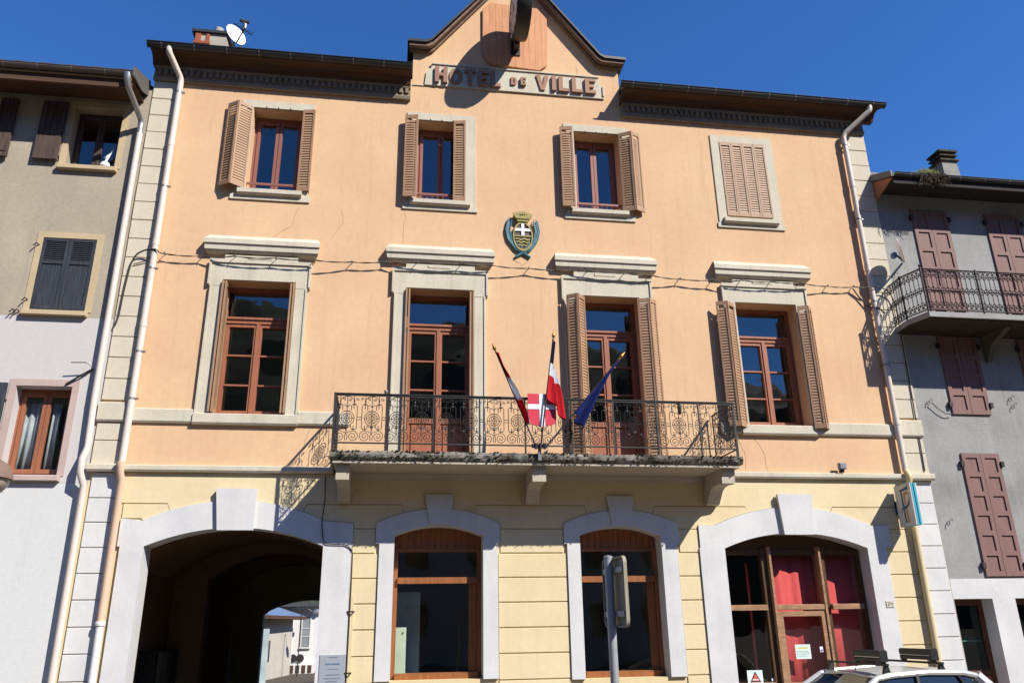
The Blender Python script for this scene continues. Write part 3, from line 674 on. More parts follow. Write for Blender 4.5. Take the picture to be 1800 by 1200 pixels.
def motif():
    m = MB(); Lz = lambda t: H0+t*(H1-H0); q = []; rr = .0055
    zc = Lz(.50); 
    q += [circ(0, zc, .115), circ(0, zc, .083)]
    for sx in (-1, 1):
        for sz in (-1, 1): q.append(spiral(sx*.036, zc+sz*.036, .034, 1.1, math.pi*(.25 if sx > 0 else .75)*(sz), sx*sz, 12, .006))
    q += [[(0, Lz(.30)), (0, H1)], [(-.115, zc), (.115, zc)]]
    for sx in (-1, 1):
        q += [[(sx*.155, Lz(.30)), (sx*.155, Lz(.76)), (sx*.135, Lz(.80)), (sx*.085, Lz(.80)), (sx*.068, Lz(.76)), (sx*.068, Lz(.67))]]
        q += [[(sx*.155, Lz(.30)), (sx*.14, Lz(.27)), (sx*.08, Lz(.27)), (sx*.066, Lz(.31)), (sx*.066, Lz(.36))]]
        q += [[(sx*.155, zc+.02), (sx*CW/2, zc+.02)], [(sx*.155, zc-.02), (sx*CW/2, zc-.02)]]
        q += [[(0, Lz(.73)), (sx*.03, Lz(.78)), (sx*.065, Lz(.76))], [(0, Lz(.66)), (sx*.028, Lz(.64)), (sx*.05, Lz(.66))]]
        q += [spiral(sx*.100, H0+.095, .088, 1.9, math.pi/2, -sx, 24, .010)]
        q += [[(sx*.10, H0+.183), (sx*.02, Lz(.20)), (0, Lz(.27)), (-sx*.0, Lz(.30))], [(0, Lz(.33)), (sx*.02, Lz(.31)), (sx*.045, Lz(.32)), (sx*.05, Lz(.35))]]
        q += [[(sx*.012, H0+.03), (sx*.02, H0+.09), (0, H0+.16)]]
        q += [[(sx*.105, H1), (sx*.105, Lz(.70))], [(sx*.105, Lz(.25)), (sx*.105, Lz(.35))]]
        q += [circ(0, Lz(.80), .125, math.pi/2, math.pi/2-sx*1.2, 8)]
        q += [spiral(sx*.045, Lz(.90), .028, 1.1, math.pi, sx, 9, .006), spiral(sx*.155, Lz(.91), .028, 1.1, 0, -sx, 9, .006)]
    for ln in q: m.tube([(x, 0, z) for x, z in ln], rr, 4)
    for sx in (-1, 1):
        for z, h, w_ in ((Lz(.86), .05, .014), (Lz(.79), .016, .03), (Lz(.27), .016, .03)):
            m.add([(sx*.105-w_, 0, z), (sx*.105, -.008, z-h/2), (sx*.105+w_, 0, z), (sx*.105, .008, z-h/2), (sx*.105, 0, z+h), (sx*.105, 0, z-h)],
                  [(0,1,4),(1,2,4),(2,3,4),(3,0,4),(1,0,5),(2,1,5),(3,2,5),(0,3,5)])
    m.add([(-.03, 0, Lz(.315)), (0, -.008, Lz(.30)), (.03, 0, Lz(.315)), (0, .008, Lz(.30)), (0, 0, Lz(.36)), (0, 0, Lz(.27))], [(0,1,4),(1,2,4),(2,3,4),(3,0,4),(1,0,5),(2,1,5),(3,2,5),(0,3,5)])
    return m
mo_ = motif(); mo_.v = [(x, y, z) for x, y, z in mo_.v]
m0 = MB(); m0.v = [(x+2.45, y, z+GZ) for x, y, z in mo_.v]; m0.f = mo_.f; m0.m = mo_.m
nm = 17; cw = (rx1-rx0)/nm; first = None
for i in range(nm):
    X = rx0+cw*(i+.5)
    if first is None: first = m0.build('railing_panel', MT['iron'], bal); first.location = (X-2.45, ry, -GZ); ref = first
    else: c_ = ref.copy(); COL.objects.link(c_); c_.parent = bal; c_.location = (X-2.45, ry, -GZ)
for x in (rx0, rx1):
    for j in range(2):
        c_ = ref.copy(); COL.objects.link(c_); c_.parent = bal; c_.rotation_euler = (0, 0, math.pi/2); c_.location = (x-2.45, ry+.02+.42*(j+.5), -GZ)

MB().lathe([(.004, 5.235), (.022, 5.24), (.034, 5.265), (.030, 5.295), (.008, 5.31)], (-.19, ry, 0), n=12).build('rail_fitting', MT['clip'], bal, smooth=True, label='small grey ball fitting on the hand rail')
MB().lathe([(.01, 5.0), (.03, 5.04), (.04, 5.12), (.025, 5.19), (.035, 5.21), (.01, 5.23)], (4.60, ry-.05, 0), n=8).build('rail_fitting', MT['iron'], bal, label='dark fitting hanging on the hand rail')
# cracks in the render
def crack(pts, y=-.0015):
    out = []
    for a, b in zip(pts[:-1], pts[1:]):
        for t in (0, .25, .5, .75): out.append((a[0]+(b[0]-a[0])*t+random.uniform(-.02, .02), y, a[1]+(b[1]-a[1])*t+random.uniform(-.02, .02)))
    out.append((pts[-1][0], y, pts[-1][1])); MB().tube(out, .0022, 4).build('crack', MT['cornice'], TH)
for c_ in ([(.01, 9.08), (.02, 8.85), (-.02, 8.6), (.0, 8.36)], [(-2.35, 8.35), (-2.0, 8.6), (-1.9, 9.0)], [(6.0, 4.9), (6.12, 4.6), (6.1, 4.3)], [(6.35, 4.85), (6.5, 4.6), (6.52, 4.26)],
           [(-1.4, 4.9), (-1.55, 4.5)], [(2.05, 8.15), (2.18, 8.05), (2.3, 8.12)], [(3.42, 12.6), (3.44, 12.42)], [(-1.3, 8.4), (-1.1, 8.7), (-1.15, 9.0)]): crack(c_)

# chimney on the town hall roof
ch = MB(); ch.box(-4.46, -3.83, 1.0, 1.55, 12.45, 13.52); ck = ch.build('chimney', mat('pale_chimney_render', (.42, .38, .31), .9, .15, 3, .1, .2, 40), TH)
c2 = MB(); c2.box(-4.52, -3.78, .95, 1.6, 13.5205, 13.585); c2.build('chimney_cap', MT['gutter'], ck)
c3 = MB(); c3.box(-4.47, -4.14, .965, .999, 13.24, 13.30); c3.box(-4.44, -4.33, .975, .999, 13.301, 13.5); c3.box(-4.22, -4.16, .975, .999, 13.301, 13.5); c3.build('brick_vent', mat('terracotta', (.36, .10, .05), .9, .15, 5, .1), ck)
MB().lathe([(.095, 13.586), (.09, 13.86), (.075, 13.87), (.07, 13.65)], (-4.06, 1.25, 0), n=16).build('chimney_pot', mat('grey_pot', (.36, .35, .32), .9), ck, smooth=True)

# ------------------------------------------------------------------ things on the town hall
def disc(center, n, R_, depth, k=24, rings=5):
    n = Vector(n).normalized(); a = n.cross(Vector((0, 0, 1))).normalized(); b = a.cross(n); m = MB(); c0 = Vector(center); vv = []
    for off in (0, -.012):
        for i in range(rings+1):
            r = R_*i/rings
            for j in range(k):
                an = 2*math.pi*j/k; vv.append(c0+(a*math.cos(an)+b*math.sin(an)*1.06)*r+n*(depth*(i/rings)**2+off))
    fs = []; q = (rings+1)*k
    for o in (0, q):
        for i in range(rings):
            for j in range(k): fs.append((o+i*k+j, o+i*k+(j+1) % k, o+(i+1)*k+(j+1) % k, o+(i+1)*k+j))
    fs += [(rings*k+j, rings*k+(j+1) % k, q+rings*k+(j+1) % k, q+rings*k+j) for j in range(k)]
    return m.add(vv, fs), n, a, b
dm = mat('white_dish_enamel', (.78, .78, .78), .4, .03, 3, .02, spec=.4)
D = thing('satellite_dish', 'white satellite dish beside the chimney on the town hall roof', 'satellite dish', (-3.55, .75, 12.6))
m, n, a, b = disc((-3.57, .62, 13.20), (.68, -.70, .20), .225, .05)
m.build('reflector', dm, D, smooth=True, recalc=False)
MB().tube([(-3.6, .7, 13.22), (-3.62, .85, 13.0), (-3.62, .9, 12.5)], .025, 8).build('mast', MT['clip'], D)
arm = Vector((-3.5, .55, 12.98)); MB().tube([arm, Vector((-3.30, .28, 13.14))], .014, 6).build('arm', MT['gutter'], D); MB().tube([Vector((-3.30, .28, 13.12)), Vector((-3.30, .27, 13.22))], .03, 8).build('receiver', MT['clip'], D)
A = thing('antenna', 'thin rooftop television antenna behind the white dish', 'antenna', (-3.62, 1.3, 12.7))
MB().tube([(-3.62, 1.3, 12.6), (-3.58, 1.3, 14.22)], .022, 8).build('mast', MT['rust'], A)
t = MB(); t.tube([(-3.75, 1.1, 13.93), (-3.45, 1.55, 14.05)], .012, 5)
for i in range(5): x = -3.72+.06*i; t.tube([(x-.09, 1.14+.09*i+.05, 13.94+.025*i), (x+.09, 1.14+.09*i-.05, 13.94+.025*i)], .006, 4)
t.tube([(-3.66, 1.25, 14.15), (-3.5, 1.35, 14.2)], .035, 6); t.build('elements', MT['rust'], A)

# clock
CK = thing('clock', 'round double faced clock projecting from the gable on a bracket', 'clock', (2.13, 0, 12.6))
cc = (0, -.78, 13.27); xk0, xk1, Rk = 2.0, 2.27, .60
m = MB().lathe([(Rk-.07, xk0+.012), (Rk-.05, xk0-.012), (Rk-.015, xk0-.012), (Rk, xk0+.02), (Rk, xk1-.02), (Rk-.015, xk1+.012), (Rk-.05, xk1+.012), (Rk-.07, xk1-.012)], cc, 'x', 40)
m.build('case', mat('black_clock_case', (.02, .018, .016), .4, .1, 5, .05, spec=.5), CK, smooth=True)
dl = mat('clock_dial', (.74, .70, .62), .5, .08, 4, .05); 
for s_, x in ((-1, xk0), (1, xk1)):
    o = MB().lathe([(Rk-.05, min(x+s_*.0, x-s_*.008)), (Rk-.05, max(x+s_*.0, x-s_*.008))], cc, 'x', 36).build('dial', dl, CK)
    hm_ = MB()
    for q in range(12):
        an = q*math.pi/6; ca, sa = math.cos(an), math.sin(an); r0_, r1_ = Rk-.20, Rk-.08; w_ = .022
        pts = [(cc[1]+ca*r+(-sa)*k_, cc[2]+sa*r+ca*k_) for r, k_ in ((r0_, -w_), (r1_, -w_), (r1_, w_), (r0_, w_))]
        hm_.prism(pts, x+s_*.001, x+s_*.008, 'x')
    hm_.build('hour_marks', MT['pole'], o)
    for an, ln, w_ in ((1.2, .27, .02), (-.5, .40, .014)):
        ca, sa = math.cos(an), math.sin(an)
        MB().prism([(cc[1]+ca*r-sa*k_, cc[2]+sa*r+ca*k_) for r, k_ in ((-.08, -w_), (ln, -w_*.4), (ln, w_*.4), (-.08, w_))], x+s_*.010, x+s_*.015, 'x').build('hand', MT['pole'], o)
br = MB(); br.box(2.08, 2.19, -.30, -.052, 12.84, 12.97); br.box(2.04, 2.23, -.075, -.053, 12.75, 13.35); br.box(2.09, 2.18, -.62, -.02, 13.2, 13.3)
br.build('bracket', MT['pole'], CK)

# coat of arms
CA = thing('coat_of_arms', 'painted relief coat of arms with crown, white cross and teal branches', 'coat of arms', (2.2, 0, 8.2))
gr_ = mat('grey_shield_paint', (.13, .11, .10), .7, .15, 8, .1); og = mat('old_gold_paint', (.36, .31, .10), .6, .2, 8, .1); tl = mat('teal_paint', (.07, .19, .23), .6, .25, 9, .15)
ox, oz, oa, ob = 2.205, 8.62, .185, .30
def ov(k, n=28, w=1.0): return [(ox+oa*k*math.cos(t_)*(1-.14*max(0, -math.sin(t_))*0), oz+ob*k*math.sin(t_)) for t_ in [2*math.pi*i/n for i in range(n+1)]]
MB().prism(ov(.95)[:-1], -.04, -.001).build('shield', gr_, CA)
MB().ring(ov(1.02), ov(.90), -.065, -.001).build('border', og, CA)
x = MB(); x.box(ox-.028, ox+.028, -.062, -.0405, oz+.02, oz+.275); x.box(ox-.155, ox-.0285, -.061, -.0405, oz+.11, oz+.165); x.box(ox+.0285, ox+.155, -.061, -.0405, oz+.11, oz+.165); x.build('cross', MT['shwhite'], CA)
w_ = MB(); w_.box(ox-.165, ox+.165, -.058, -.0405, oz-.005, oz+.018)
for z, hw_ in ((oz-.06, .14), (oz-.12, .12), (oz-.185, .085)):
    pts = [(ox-hw_+2*hw_*i/14, z+.014*math.sin(i*.95)) for i in range(15)]; w_.ring([(x_, z_+.016) for x_, z_ in pts], [(x_, z_-.012) for x_, z_ in pts], -.058, -.0405)
w_.build('waves', og, CA)
cr = MB(); cz = 8.93
cr.prism([(ox-.10, cz-.01), (ox+.10, cz-.01), (ox+.115, cz+.04), (ox-.115, cz+.04)], -.085, -.001); cr.prism([(ox-.125, cz+.041), (ox+.125, cz+.041), (ox+.175, cz+.12), (ox-.175, cz+.12)], -.10, -.001)
for i in range(9):
    t_ = -1+2*i/8; cr.box(ox+t_*.165-.013, ox+t_*.165+.013, -.12+.03*abs(t_), -.05, cz+.121, cz+.185-.02*abs(t_))
cr.build('crown', og, CA)
for s_ in (-1, 1):
    m = MB(); stem = [(ox+s_*.14*-1, 8.205), (ox, 8.29), (ox+s_*.13, 8.36), (ox+s_*.25, 8.52), (ox+s_*.285, 8.70), (ox+s_*.25, 8.88)]
    def bez(t_):
        k = t_*(len(stem)-1); i = min(int(k), len(stem)-2); f_ = k-i; return (stem[i][0]*(1-f_)+stem[i+1][0]*f_, stem[i][1]*(1-f_)+stem[i+1][1]*f_)
    sm = [bez(i/24) for i in range(25)]
    m.tube([(x_, -.025, z_) for x_, z_ in sm], [.026]*6+[.034-.0008*i for i in range(19)], 8)
    for i in range(8, 25):
        bx_, bz_ = sm[min(i, 24)]
        for w2, up_ in ((-.065, .12), (.02, .14), (.055, .11)):
            m.tube([(bx_, -.035, bz_-.03), (bx_+s_*w2*.7, -.045, bz_+up_*.45), (bx_+s_*w2*.5, -.03, bz_+up_)], [.013, .013, .003], 5)
    m.build('branch', tl, CA, smooth=True)

# cable along the facade with its clips
CB = thing('cable', 'twisted overhead cable strung across the facade above the first floor windows', 'cable', (2.4, 0, 7.9))
pts = []; sup = [(-4.20, -.17, 7.93), (-4.08, -.09, 7.89), (-3.45, -.09, 7.88), (-2.9, -.17, 7.87), (-2.2, -.17, 7.87), (-1.55, -.17, 7.87), (-.9, -.10, 7.90), (-.30, -.10, 7.94), (.25, -.17, 7.93), (1.05, -.17, 7.94), (1.60, -.16, 7.94), (2.3, -.09, 7.95), (3.05, -.12, 7.94), (3.4, -.17, 7.93), (4.1, -.17, 7.91), (4.6, -.16, 7.90), (5.2, -.09, 7.88), (5.85, -.12, 7.88), (6.4, -.17, 7.88), (7.0, -.17, 7.88), (7.6, -.16, 7.89), (8.2, -.09, 7.88), (8.75, -.08, 7.90), (9.12, -.19, 7.87)]
cv = []
for a_, b_ in zip(sup[:-1], sup[1:]):
    for i in range(6):
        t_ = i/6; p_ = Vector(a_)*(1-t_)+Vector(b_)*t_; p_.z -= .02*4*t_*(1-t_); cv.append(p_)
cv.append(Vector(sup[-1]))
for ph in (0, math.pi):
    MB().tube([p_+Vector((0, math.cos(i*1.2+ph), math.sin(i*1.2+ph)))*.007 for i, p_ in enumerate(cv)], .0075, 5).build('strand', mat('brown_cable_%d' % (ph > 1), (.07, .05, .04) if ph < 1 else (.16, .13, .10), .6), CB)
lp = [(-4.20, -.17, 7.93), (-4.38, -.13, 7.93), (-4.52, -.10, 7.86), (-4.60, -.06, 7.70), (-4.63, -.06, 7.35), (-4.65, -.055, 7.0), (-4.66, -.05, 6.72), (-4.69, -.06, 6.55)]
MB().tube(bend(lp, 3), .014, 6).build('loose_end', MT['rust'], CB); MB().tube([(-4.56, -.05, 7.68), (-4.35, -.06, 7.76), (-4.20, -.17, 7.93)], .009, 5).build('tail', MT['rust'], CB)
rp_ = [(9.12, -.19, 7.87), (9.35, -.12, 7.88), (9.50, -.09, 7.78), (9.56, -.08, 7.55), (9.56, -.05, 6.0), (9.52, -.05, 4.3)]
MB().tube(bend(rp_, 3), .011, 6).build('loose_end', MT['rust'], CB)
MB().tube([(8.72, -.07, 7.87), (8.83, -.04, 7.72), (9.0, -.05, 7.50), (9.12, -.19, 7.42), (9.3, -.06, 7.38)], .014, 6).build('tail', MT['rust'], CB)
for p_ in sup[1:-1]:
    MB().tube([(p_[0], .0, p_[2]+.03), (p_[0], p_[1], p_[2]+.035), (p_[0], p_[1]-.01, p_[2]-.02)], .008, 5).build('clip', MT['rust'], CB)

# flags, holder and shield on the balcony rail
FH = thing('flag_holder', 'small metal holder gripping the flag poles at the balcony edge', 'flag holder', (2.22, -1.02, 4.31))
m = MB(); m.box(2.10, 2.36, -1.07, -1.025, 4.40, 4.46); m.box(2.20, 2.25, -1.06, -1.03, 4.20, 4.40); m.build('plate', MT['clip'], FH)
for dx in (-.07, 0, .07): MB().lathe([(.024, 0), (.028, .09)], (2.23+dx, -1.10, 4.37), n=10).build('socket', MT['pole'], FH)
SH = thing('shield', 'red shield with white cross fixed to the balcony railing', 'shield', (2.29, -1.02, 4.7))
def shp(k=0): return [(2.06+k, 5.285-k), (2.515-k, 5.285-k), (2.515-k, 4.86), (2.49-k, 4.80+k), (2.44-k, 4.775+k), (2.34, 4.765+k), (2.287, 4.72+k), (2.235, 4.765+k), (2.13+k, 4.775+k), (2.08+k, 4.80+k), (2.06+k, 4.86)]
MB().prism(shp(), -1.03, -1.00).build('panel', MT['shred'], SH)
m = MB(); m.prism([(2.245, 5.284), (2.33, 5.284), (2.33, 4.764), (2.287, 4.722), (2.245, 4.764)], -1.035, -1.0305); m.box(2.062, 2.244, -1.0345, -1.0305, 5.03, 5.11); m.box(2.331, 2.513, -1.0345, -1.0305, 5.03, 5.11); m.build('cross', MT['shwhite'], SH)
MB().tube([(2.287, -1.0, 4.74), (2.26, -1.02, 4.42)], .012, 6).build('post', MT['pole'], SH)

def flag(label, base, tip, hang, w0, bands, seed, s0=.30, drift=-.35, yamp=.045):
    rnd = random.Random(seed); base, tip = Vector(base), Vector(tip)
    F = thing('flag', label, 'flag', base, 'flags on the balcony')
    d = tip-base; L_ = d.length; d.normalize()
    MB().tube([base, base+d*(L_-.16)], .013, 8).build('pole', MT['pole'], F, smooth=True)
    fn = MB(); e = base+d*(L_-.17); q = d.to_track_quat('Z', 'Y').to_matrix().to_4x4(); q.translation = e
    fn.lathe([(.012, 0), (.022, .015), (.012, .03), (.016, .05), (.032, .085), (.022, .115), (.004, .18)], (0, 0, 0), n=10); fn.xf(q).build('finial', MT['gold'], F, smooth=True)
    ns, nt_ = 40, 14; vv, fs, mi = [], [], []
    hang = Vector(hang)
    for i in range(ns+1):
        s = i/ns; pole_p = base+d*(L_*(s0+(1-.085-s0)*s))
        W = w0(1-s)
        for j in range(nt_+1):
            t_ = j/nt_
            ph = t_*9+s*3.2+seed
            p_ = pole_p+hang*(W*t_)+Vector((.030*math.sin(ph)*min(1, t_*3)*(.5+W*2.2), -.012+yamp*math.cos(ph*1.1)*min(1, t_*3)*(.4+W*3), .012*math.sin(ph*2)*t_))
            p_ += d*(drift*W*t_*t_)
            vv.append(p_)
    for i in range(ns):
        for j in range(nt_):
            fs.append((i*(nt_+1)+j, (i+1)*(nt_+1)+j, (i+1)*(nt_+1)+j+1, i*(nt_+1)+j+1)); mi.append(bands(1-(i+.5)/ns, (j+.5)/nt_))
    m = MB(); m.v = [tuple(p_) for p_ in vv]; m.f = [list(f_) for f_ in fs]; m.m = mi
    o = m.build('cloth', [MT['redcl'], MT['whitecl'], MT['blackcl'], MT['navy']], F, smooth=True, recalc=False)
    so = o.modifiers.new('thickness', 'SOLIDIFY'); so.thickness = .004
    w = MB(); vv = []                                            # cloth wound round the upper pole
    path = [base+d*(L_*(s0+(1-.085-s0)*i/20)) for i in range(21)]
    return F
def wA(u): return .03+.12*math.sin(math.pi*min(1, max(0, (u-.2)/.85)))**1.0*.8
flag('red and white flag drooping left of the red shield', (2.17, -1.10, 4.38), (1.475, -1.18, 6.06), (1, -.05, -.25), wA,
     lambda u, t_: 0 if u < .36 else (1 if u < .66 and t_ < .8 else (1 if t_ > .72 or (u < .62) else 0)), 1, .23)
flag('dark blue, white and red flag hanging from the middle pole', (2.235, -1.075, 4.38), (2.515, -1.10, 6.35), (.85, .0, -1), lambda u: .03+.31*max(0, (u-.40)/.60)**.7,
     lambda u, t_: 2 if u < .40 else (1 if u < .60 else 0), 4, .42, -.1, .016)
flag('plain blue flag drooping right of the red shield', (2.30, -1.10, 4.38), (3.675, -1.17, 5.99), (.12, -.02, -1), lambda u: .03+.33*max(0, (u-.20)/.80)**.9,
     lambda u, t_: 3, 7, .36, .25)

# projecting F sign
FS = thing('shop_sign', 'cream projecting box sign with teal edge and blue and orange letter F', 'sign', (8.80, 0, 3.3))
fx0, fx1, fy0, fy1, fz0, fz1 = 8.80, 8.93, -.56, -.11, 3.29, 4.0
m = MB(); m.box(fx0, fx0+.02, fy0, fy1, fz0, fz1); m.box(fx1-.02, fx1, fy0, fy1, fz0, fz1); m.build('face', mat('sign_cream', (.60, .57, .52), .5, .03, 3, .02), FS)
tq = mat('teal_sign_edge', (.06, .36, .47), .45, .05, 3, .03, spec=.4)
m = MB(); m.box(fx0+.021, fx0+.055, fy0-.004, fy1, fz0, fz1-.001); m.box(fx0+.075, fx1-.021, fy0-.004, fy1, fz0, fz1-.001); m.build('edge', tq, FS)
MB().box(fx0+.0555, fx0+.0745, fy0+.015, fy1, fz0+.01, fz1-.01).build('groove', MT['pole'], FS)
MB().box(fx0+.02, fx1-.02, fy1+.001, -.021, 3.52, 3.75).build('bracket', mat('dark_teal', (.01, .05, .07), .4), FS)
nv = mat('sign_blue_paint', (.03, .10, .17), .5); orr = mat('sign_orange_paint', (.50, .24, .05), .5)
def fp(pts, m, x=fx0-.002): MB().prism([(fy1-(fy1-fy0)*u_, fz0+(fz1-fz0)*v_) for u_, v_ in pts], x, fx0-.0002, 'x').build('letter_stroke', m, FS)
fp([(.36, .82), (.46, .82), (.47, .13), (.55, .09), (.33, .09), (.39, .13)], nv); fp([(.28, .87), (.80, .93), (.86, .985), (.85, .86), (.36, .825)], nv)
fp([(.46, .47), (.66, .50), (.80, .60), (.84, .70), (.86, .62), (.80, .50), (.66, .42), (.47, .40), (.34, .41), (.23, .31), (.24, .37), (.33, .46)], nv, fx0-.003)
fp([(.52, .80), (.74, .82), (.84, .76), (.84, .70), (.74, .76), (.62, .74), (.62, .52), (.52, .50)], orr); fp([(.53, .39), (.64, .40), (.64, .12), (.72, .08), (.55, .08)], orr)

# small things on the facade
o = MB(); o.box(8.32, 8.46, -.062, -.051, 1.975, 2.075); HN = thing('house_number', 'small cream house number plate reading 24', 'number plate', (8.39, -.05, 1.97)); o.build('plate', mat('enamel_cream', (.55, .50, .40), .4), HN)
dk = MT['pole']; m = MB(); z0_, zt_ = 1.995, 2.055
for (x0_, segs) in ((8.345, 'abged'), (8.40, 'fgbc')):
    w2, t2 = .032, .007; zm_ = (z0_+zt_)/2
    S_ = dict(a=(0, w2, zt_-t2, zt_), b=(w2-t2, w2, zm_+t2/2, zt_-t2), g=(0, w2, zm_-t2/2, zm_+t2/2), e=(0, t2, z0_+t2, zm_-t2/2), d=(0, w2, z0_, z0_+t2), f=(0, t2, zm_+t2/2, zt_), c=(w2-t2, w2, z0_, zm_-t2/2))
    for q in segs: a_, b_, c_, d_ = S_[q]; m.box(x0_+a_, x0_+b_, -.064, -.0622, c_, d_)
m.build('digits', dk, HN)
FL = thing('floodlight', 'small grey floodlight standing on the stone ledge', 'floodlight', (7.86, -.08, 4.25))
m = MB(); m.fbox(7.80, 7.93, -.17, -.09, 4.30, 4.41, .012); m.build('housing', mat('grey_aluminium', (.22, .24, .26), .5), FL); m = MB(); m.box(7.83, 7.90, -.12, -.06, 4.25, 4.30); m.build('foot', MT['pole'], FL)
PQ = thing('plaque', 'grey information plaque on the white jamb of the passage', 'plaque', (-.84, -.05, .6))
MB().fbox(-1.03, -.645, -.062, -.0505, .62, 1.41, .004).build('board', mat('plaque_grey', (.30, .32, .36), .4, .04, 3, .02, spec=.5), PQ)
for z, a_, b_, h, c_ in ((1.375, -.90, -.78, .012, 'g'), (1.28, -.94, -.74, .022, 'b'), (1.21, -.90, -.77, .010, 'g'), (1.13, -.93, -.74, .012, 'g'), (1.08, -.96, -.72, .012, 'g'), (1.04, -.92, -.76, .012, 'g'), (.99, -.9, -.78, .01, 'g')):
    m = MB(); x = a_; random.seed(int(z*100))
    while x < b_: w2 = random.uniform(.008, .02); m.box(x, x+w2, -.0635, -.0622, z-h/2, z+h/2); x += w2+.006
    m.build('text_line', mat('plaque_ink_'+c_, (.10, .11, .14) if c_ == 'g' else (.04, .12, .22), .6), PQ)
# cable and box along the passage jamb
WR = thing('cable', 'thin dark cable running down between passage jamb and yellow wall', 'cable', (-.62, 0, 1.2))
MB().tube(bend([(-1.12, -.06, 4.1), (-1.10, -.06, 3.7), (-1.13, -.07, 3.35), (-1.08, -.07, 3.03), (-.72, -.07, 3.02), (-.625, -.06, 2.92), (-.62, -.045, 2.3), (-.625, -.04, GZ)]), .008, 6).build('strand', MT['rust'], WR)
WP = MB().box(-.615, -.565, -.045, -.0205, GZ+.12, 2.25).build('cable_cover', MT['peach_lo'], TH, label='yellow painted cable cover')
for z in (2.02, 1.15): MB().tube([(-.66, -.052, z), (-.60, -.09, z), (-.56, -.09, z), (-.56, -.02, z)], .012, 5).build('clip', MT['rust'], WR)

# red curtains behind the shop window
def curtain(name, label, x0, x1, y, z0, z1, amp, per, m, cat='curtain', group=None, seed=0):
    T = MB(); n = int((x1-x0)/.02); vv = []
    for i in range(n+1):
        x = x0+(x1-x0)*i/n; yy = y+amp*math.sin(x*2*math.pi/per+seed)+amp*.4*math.sin(x*2*math.pi/per*2.3+seed)
        vv += [(x, yy, z0), (x, yy+.004, z1)]
    T.add(vv, [(2*i, 2*i+2, 2*i+3, 2*i+1) for i in range(n)])
    o = T.build(name, m, smooth=True, recalc=False); tag(o, label, cat, group); so = o.modifiers.new('t', 'SOLIDIFY'); so.thickness = .004; return o
curtain('curtain', 'red curtain with a dark fold hanging behind the shop door', 6.50, 7.36, .43, .05, 2.86, .013, .36, MT['red'], group='red curtains in the shop window', seed=1)
curtain('curtain', 'flat red curtain behind the right pane of the shop window', 7.40, 8.14, .42, .05, 2.86, .006, .9, MT['red'], group='red curtains in the shop window', seed=2)
cp_ = MB().tube([(6.17, .6, GZ), (6.18, .6, 2.75)], .022, 8).build('post', MT['red']); tag(cp_, 'thin red post inside the left pane of the shop window', 'post')
pn = thing('notice', 'pale green notice sheet stuck to the shop door glass', 'notice', (6.84, Y-.034, 1.3))
MB().box(6.705, 6.975, Y-.036, Y-.031, 1.185, 1.41).build('sheet', mat('notice_paper', (.60, .72, .64), .6), pn)
m = MB(); m.box(6.76, 6.93, Y-.0375, Y-.0362, 1.345, 1.365); m.build('heading', mat('notice_yellow', (.55, .50, .08), .6), pn)
m = MB(); random.seed(5)
for r_ in range(4):
    x = 6.73
    while x < 6.93: w2 = random.uniform(.01, .035); m.box(x, x+w2, Y-.0375, Y-.0362, 1.30-.025*r_, 1.307-.025*r_); x += w2+.012
m.build('text_line', mat('notice_ink', (.16, .22, .3), .6), pn)
st = thing('sticker', 'small white sticker with a blue mark on the shop door glass', 'sticker', (7.17, Y-.034, 1.33))
MB().box(7.145, 7.205, Y-.036, Y-.031, 1.285, 1.37).build('sheet', MT['shwhite'], st); MB().box(7.155, 7.19, Y-.0375, Y-.0362, 1.295, 1.325).build('mark', mat('sticker_blue', (.05, .08, .35), .5), st)
tr_ = thing('warning_sign', 'pale sign with red triangle in the lower left shop pane', 'sign', (5.95, Y, .84))
MB().box(5.82, 6.085, Y-.02, Y-.014, .80, 1.03).build('sheet', mat('pale_mint_sheet', (.62, .74, .70), .6), tr_)
MB().prism([(5.86, .85), (6.05, .85), (5.955, 1.015)], Y-.022, Y-.0202).build('triangle_outline', MT['pole'], tr_); MB().prism([(5.89, .867), (6.02, .867), (5.955, .985)], Y-.024, Y-.0222).build('triangle', mat('sign_red', (.55, .10, .08), .5), tr_)
MB().box(5.90, 6.01, Y-.026, Y-.0242, .88, .893).build('text_line', MT['shwhite'], tr_)
sk_ = thing('sticker', 'tiny white sticker at the bottom corner of the left shop pane', 'sticker', (6.27, Y, .87)); MB().box(6.25, 6.295, Y+.012, Y+.018, .855, .90).build('sheet', MT['shwhite'], sk_)

# furniture seen in the left ground floor window
CBN = thing('cabinet', 'pale green cabinet standing inside the left ground floor window', 'cabinet', (.2, .8, GZ))
m = MB(); m.box(-.10, .26, .55, 1.0, GZ, 1.78); m.build('carcass', mat('pale_green_laminate', (.52, .60, .47), .5), CBN); m = MB(); m.box(-.08, .245, .535, .549, GZ+.1, 1.76); m.build('door', mat('pale_green_door', (.55, .64, .50), .5), CBN); MB().lathe([(.012, -.02), (.014, .0)], (.21, .535, 1.70), 'y', 10).build('knob', MT['clip'], CBN)
PT = MB().box(-.1, .50, 1.3, 1.36, GZ, 2.35).build('screen', mat('grey_partition', (.40, .43, .43), .7)); tag(PT, 'tall grey screen behind the pale green cabinet', 'screen')

# letterboxes on the passage wall
LB = thing('letterboxes', 'dark bank of letterboxes in the carriage passage', 'letterboxes', (-4.2, 3.2, .3))
MB().box(-4.379, -4.08, 2.7, 4.2, .2, 1.45).build('frame', mat('dark_bin', (.02, .02, .02), .5), LB)
for i in range(4):
    for j in range(2):
        MB().box(-4.079, -4.06, 2.76+.36*i, 3.08+.36*i, .25+.6*j, .80+.6*j).build('flap', mat('dark_flap', (.03, .03, .032), .4), LB)

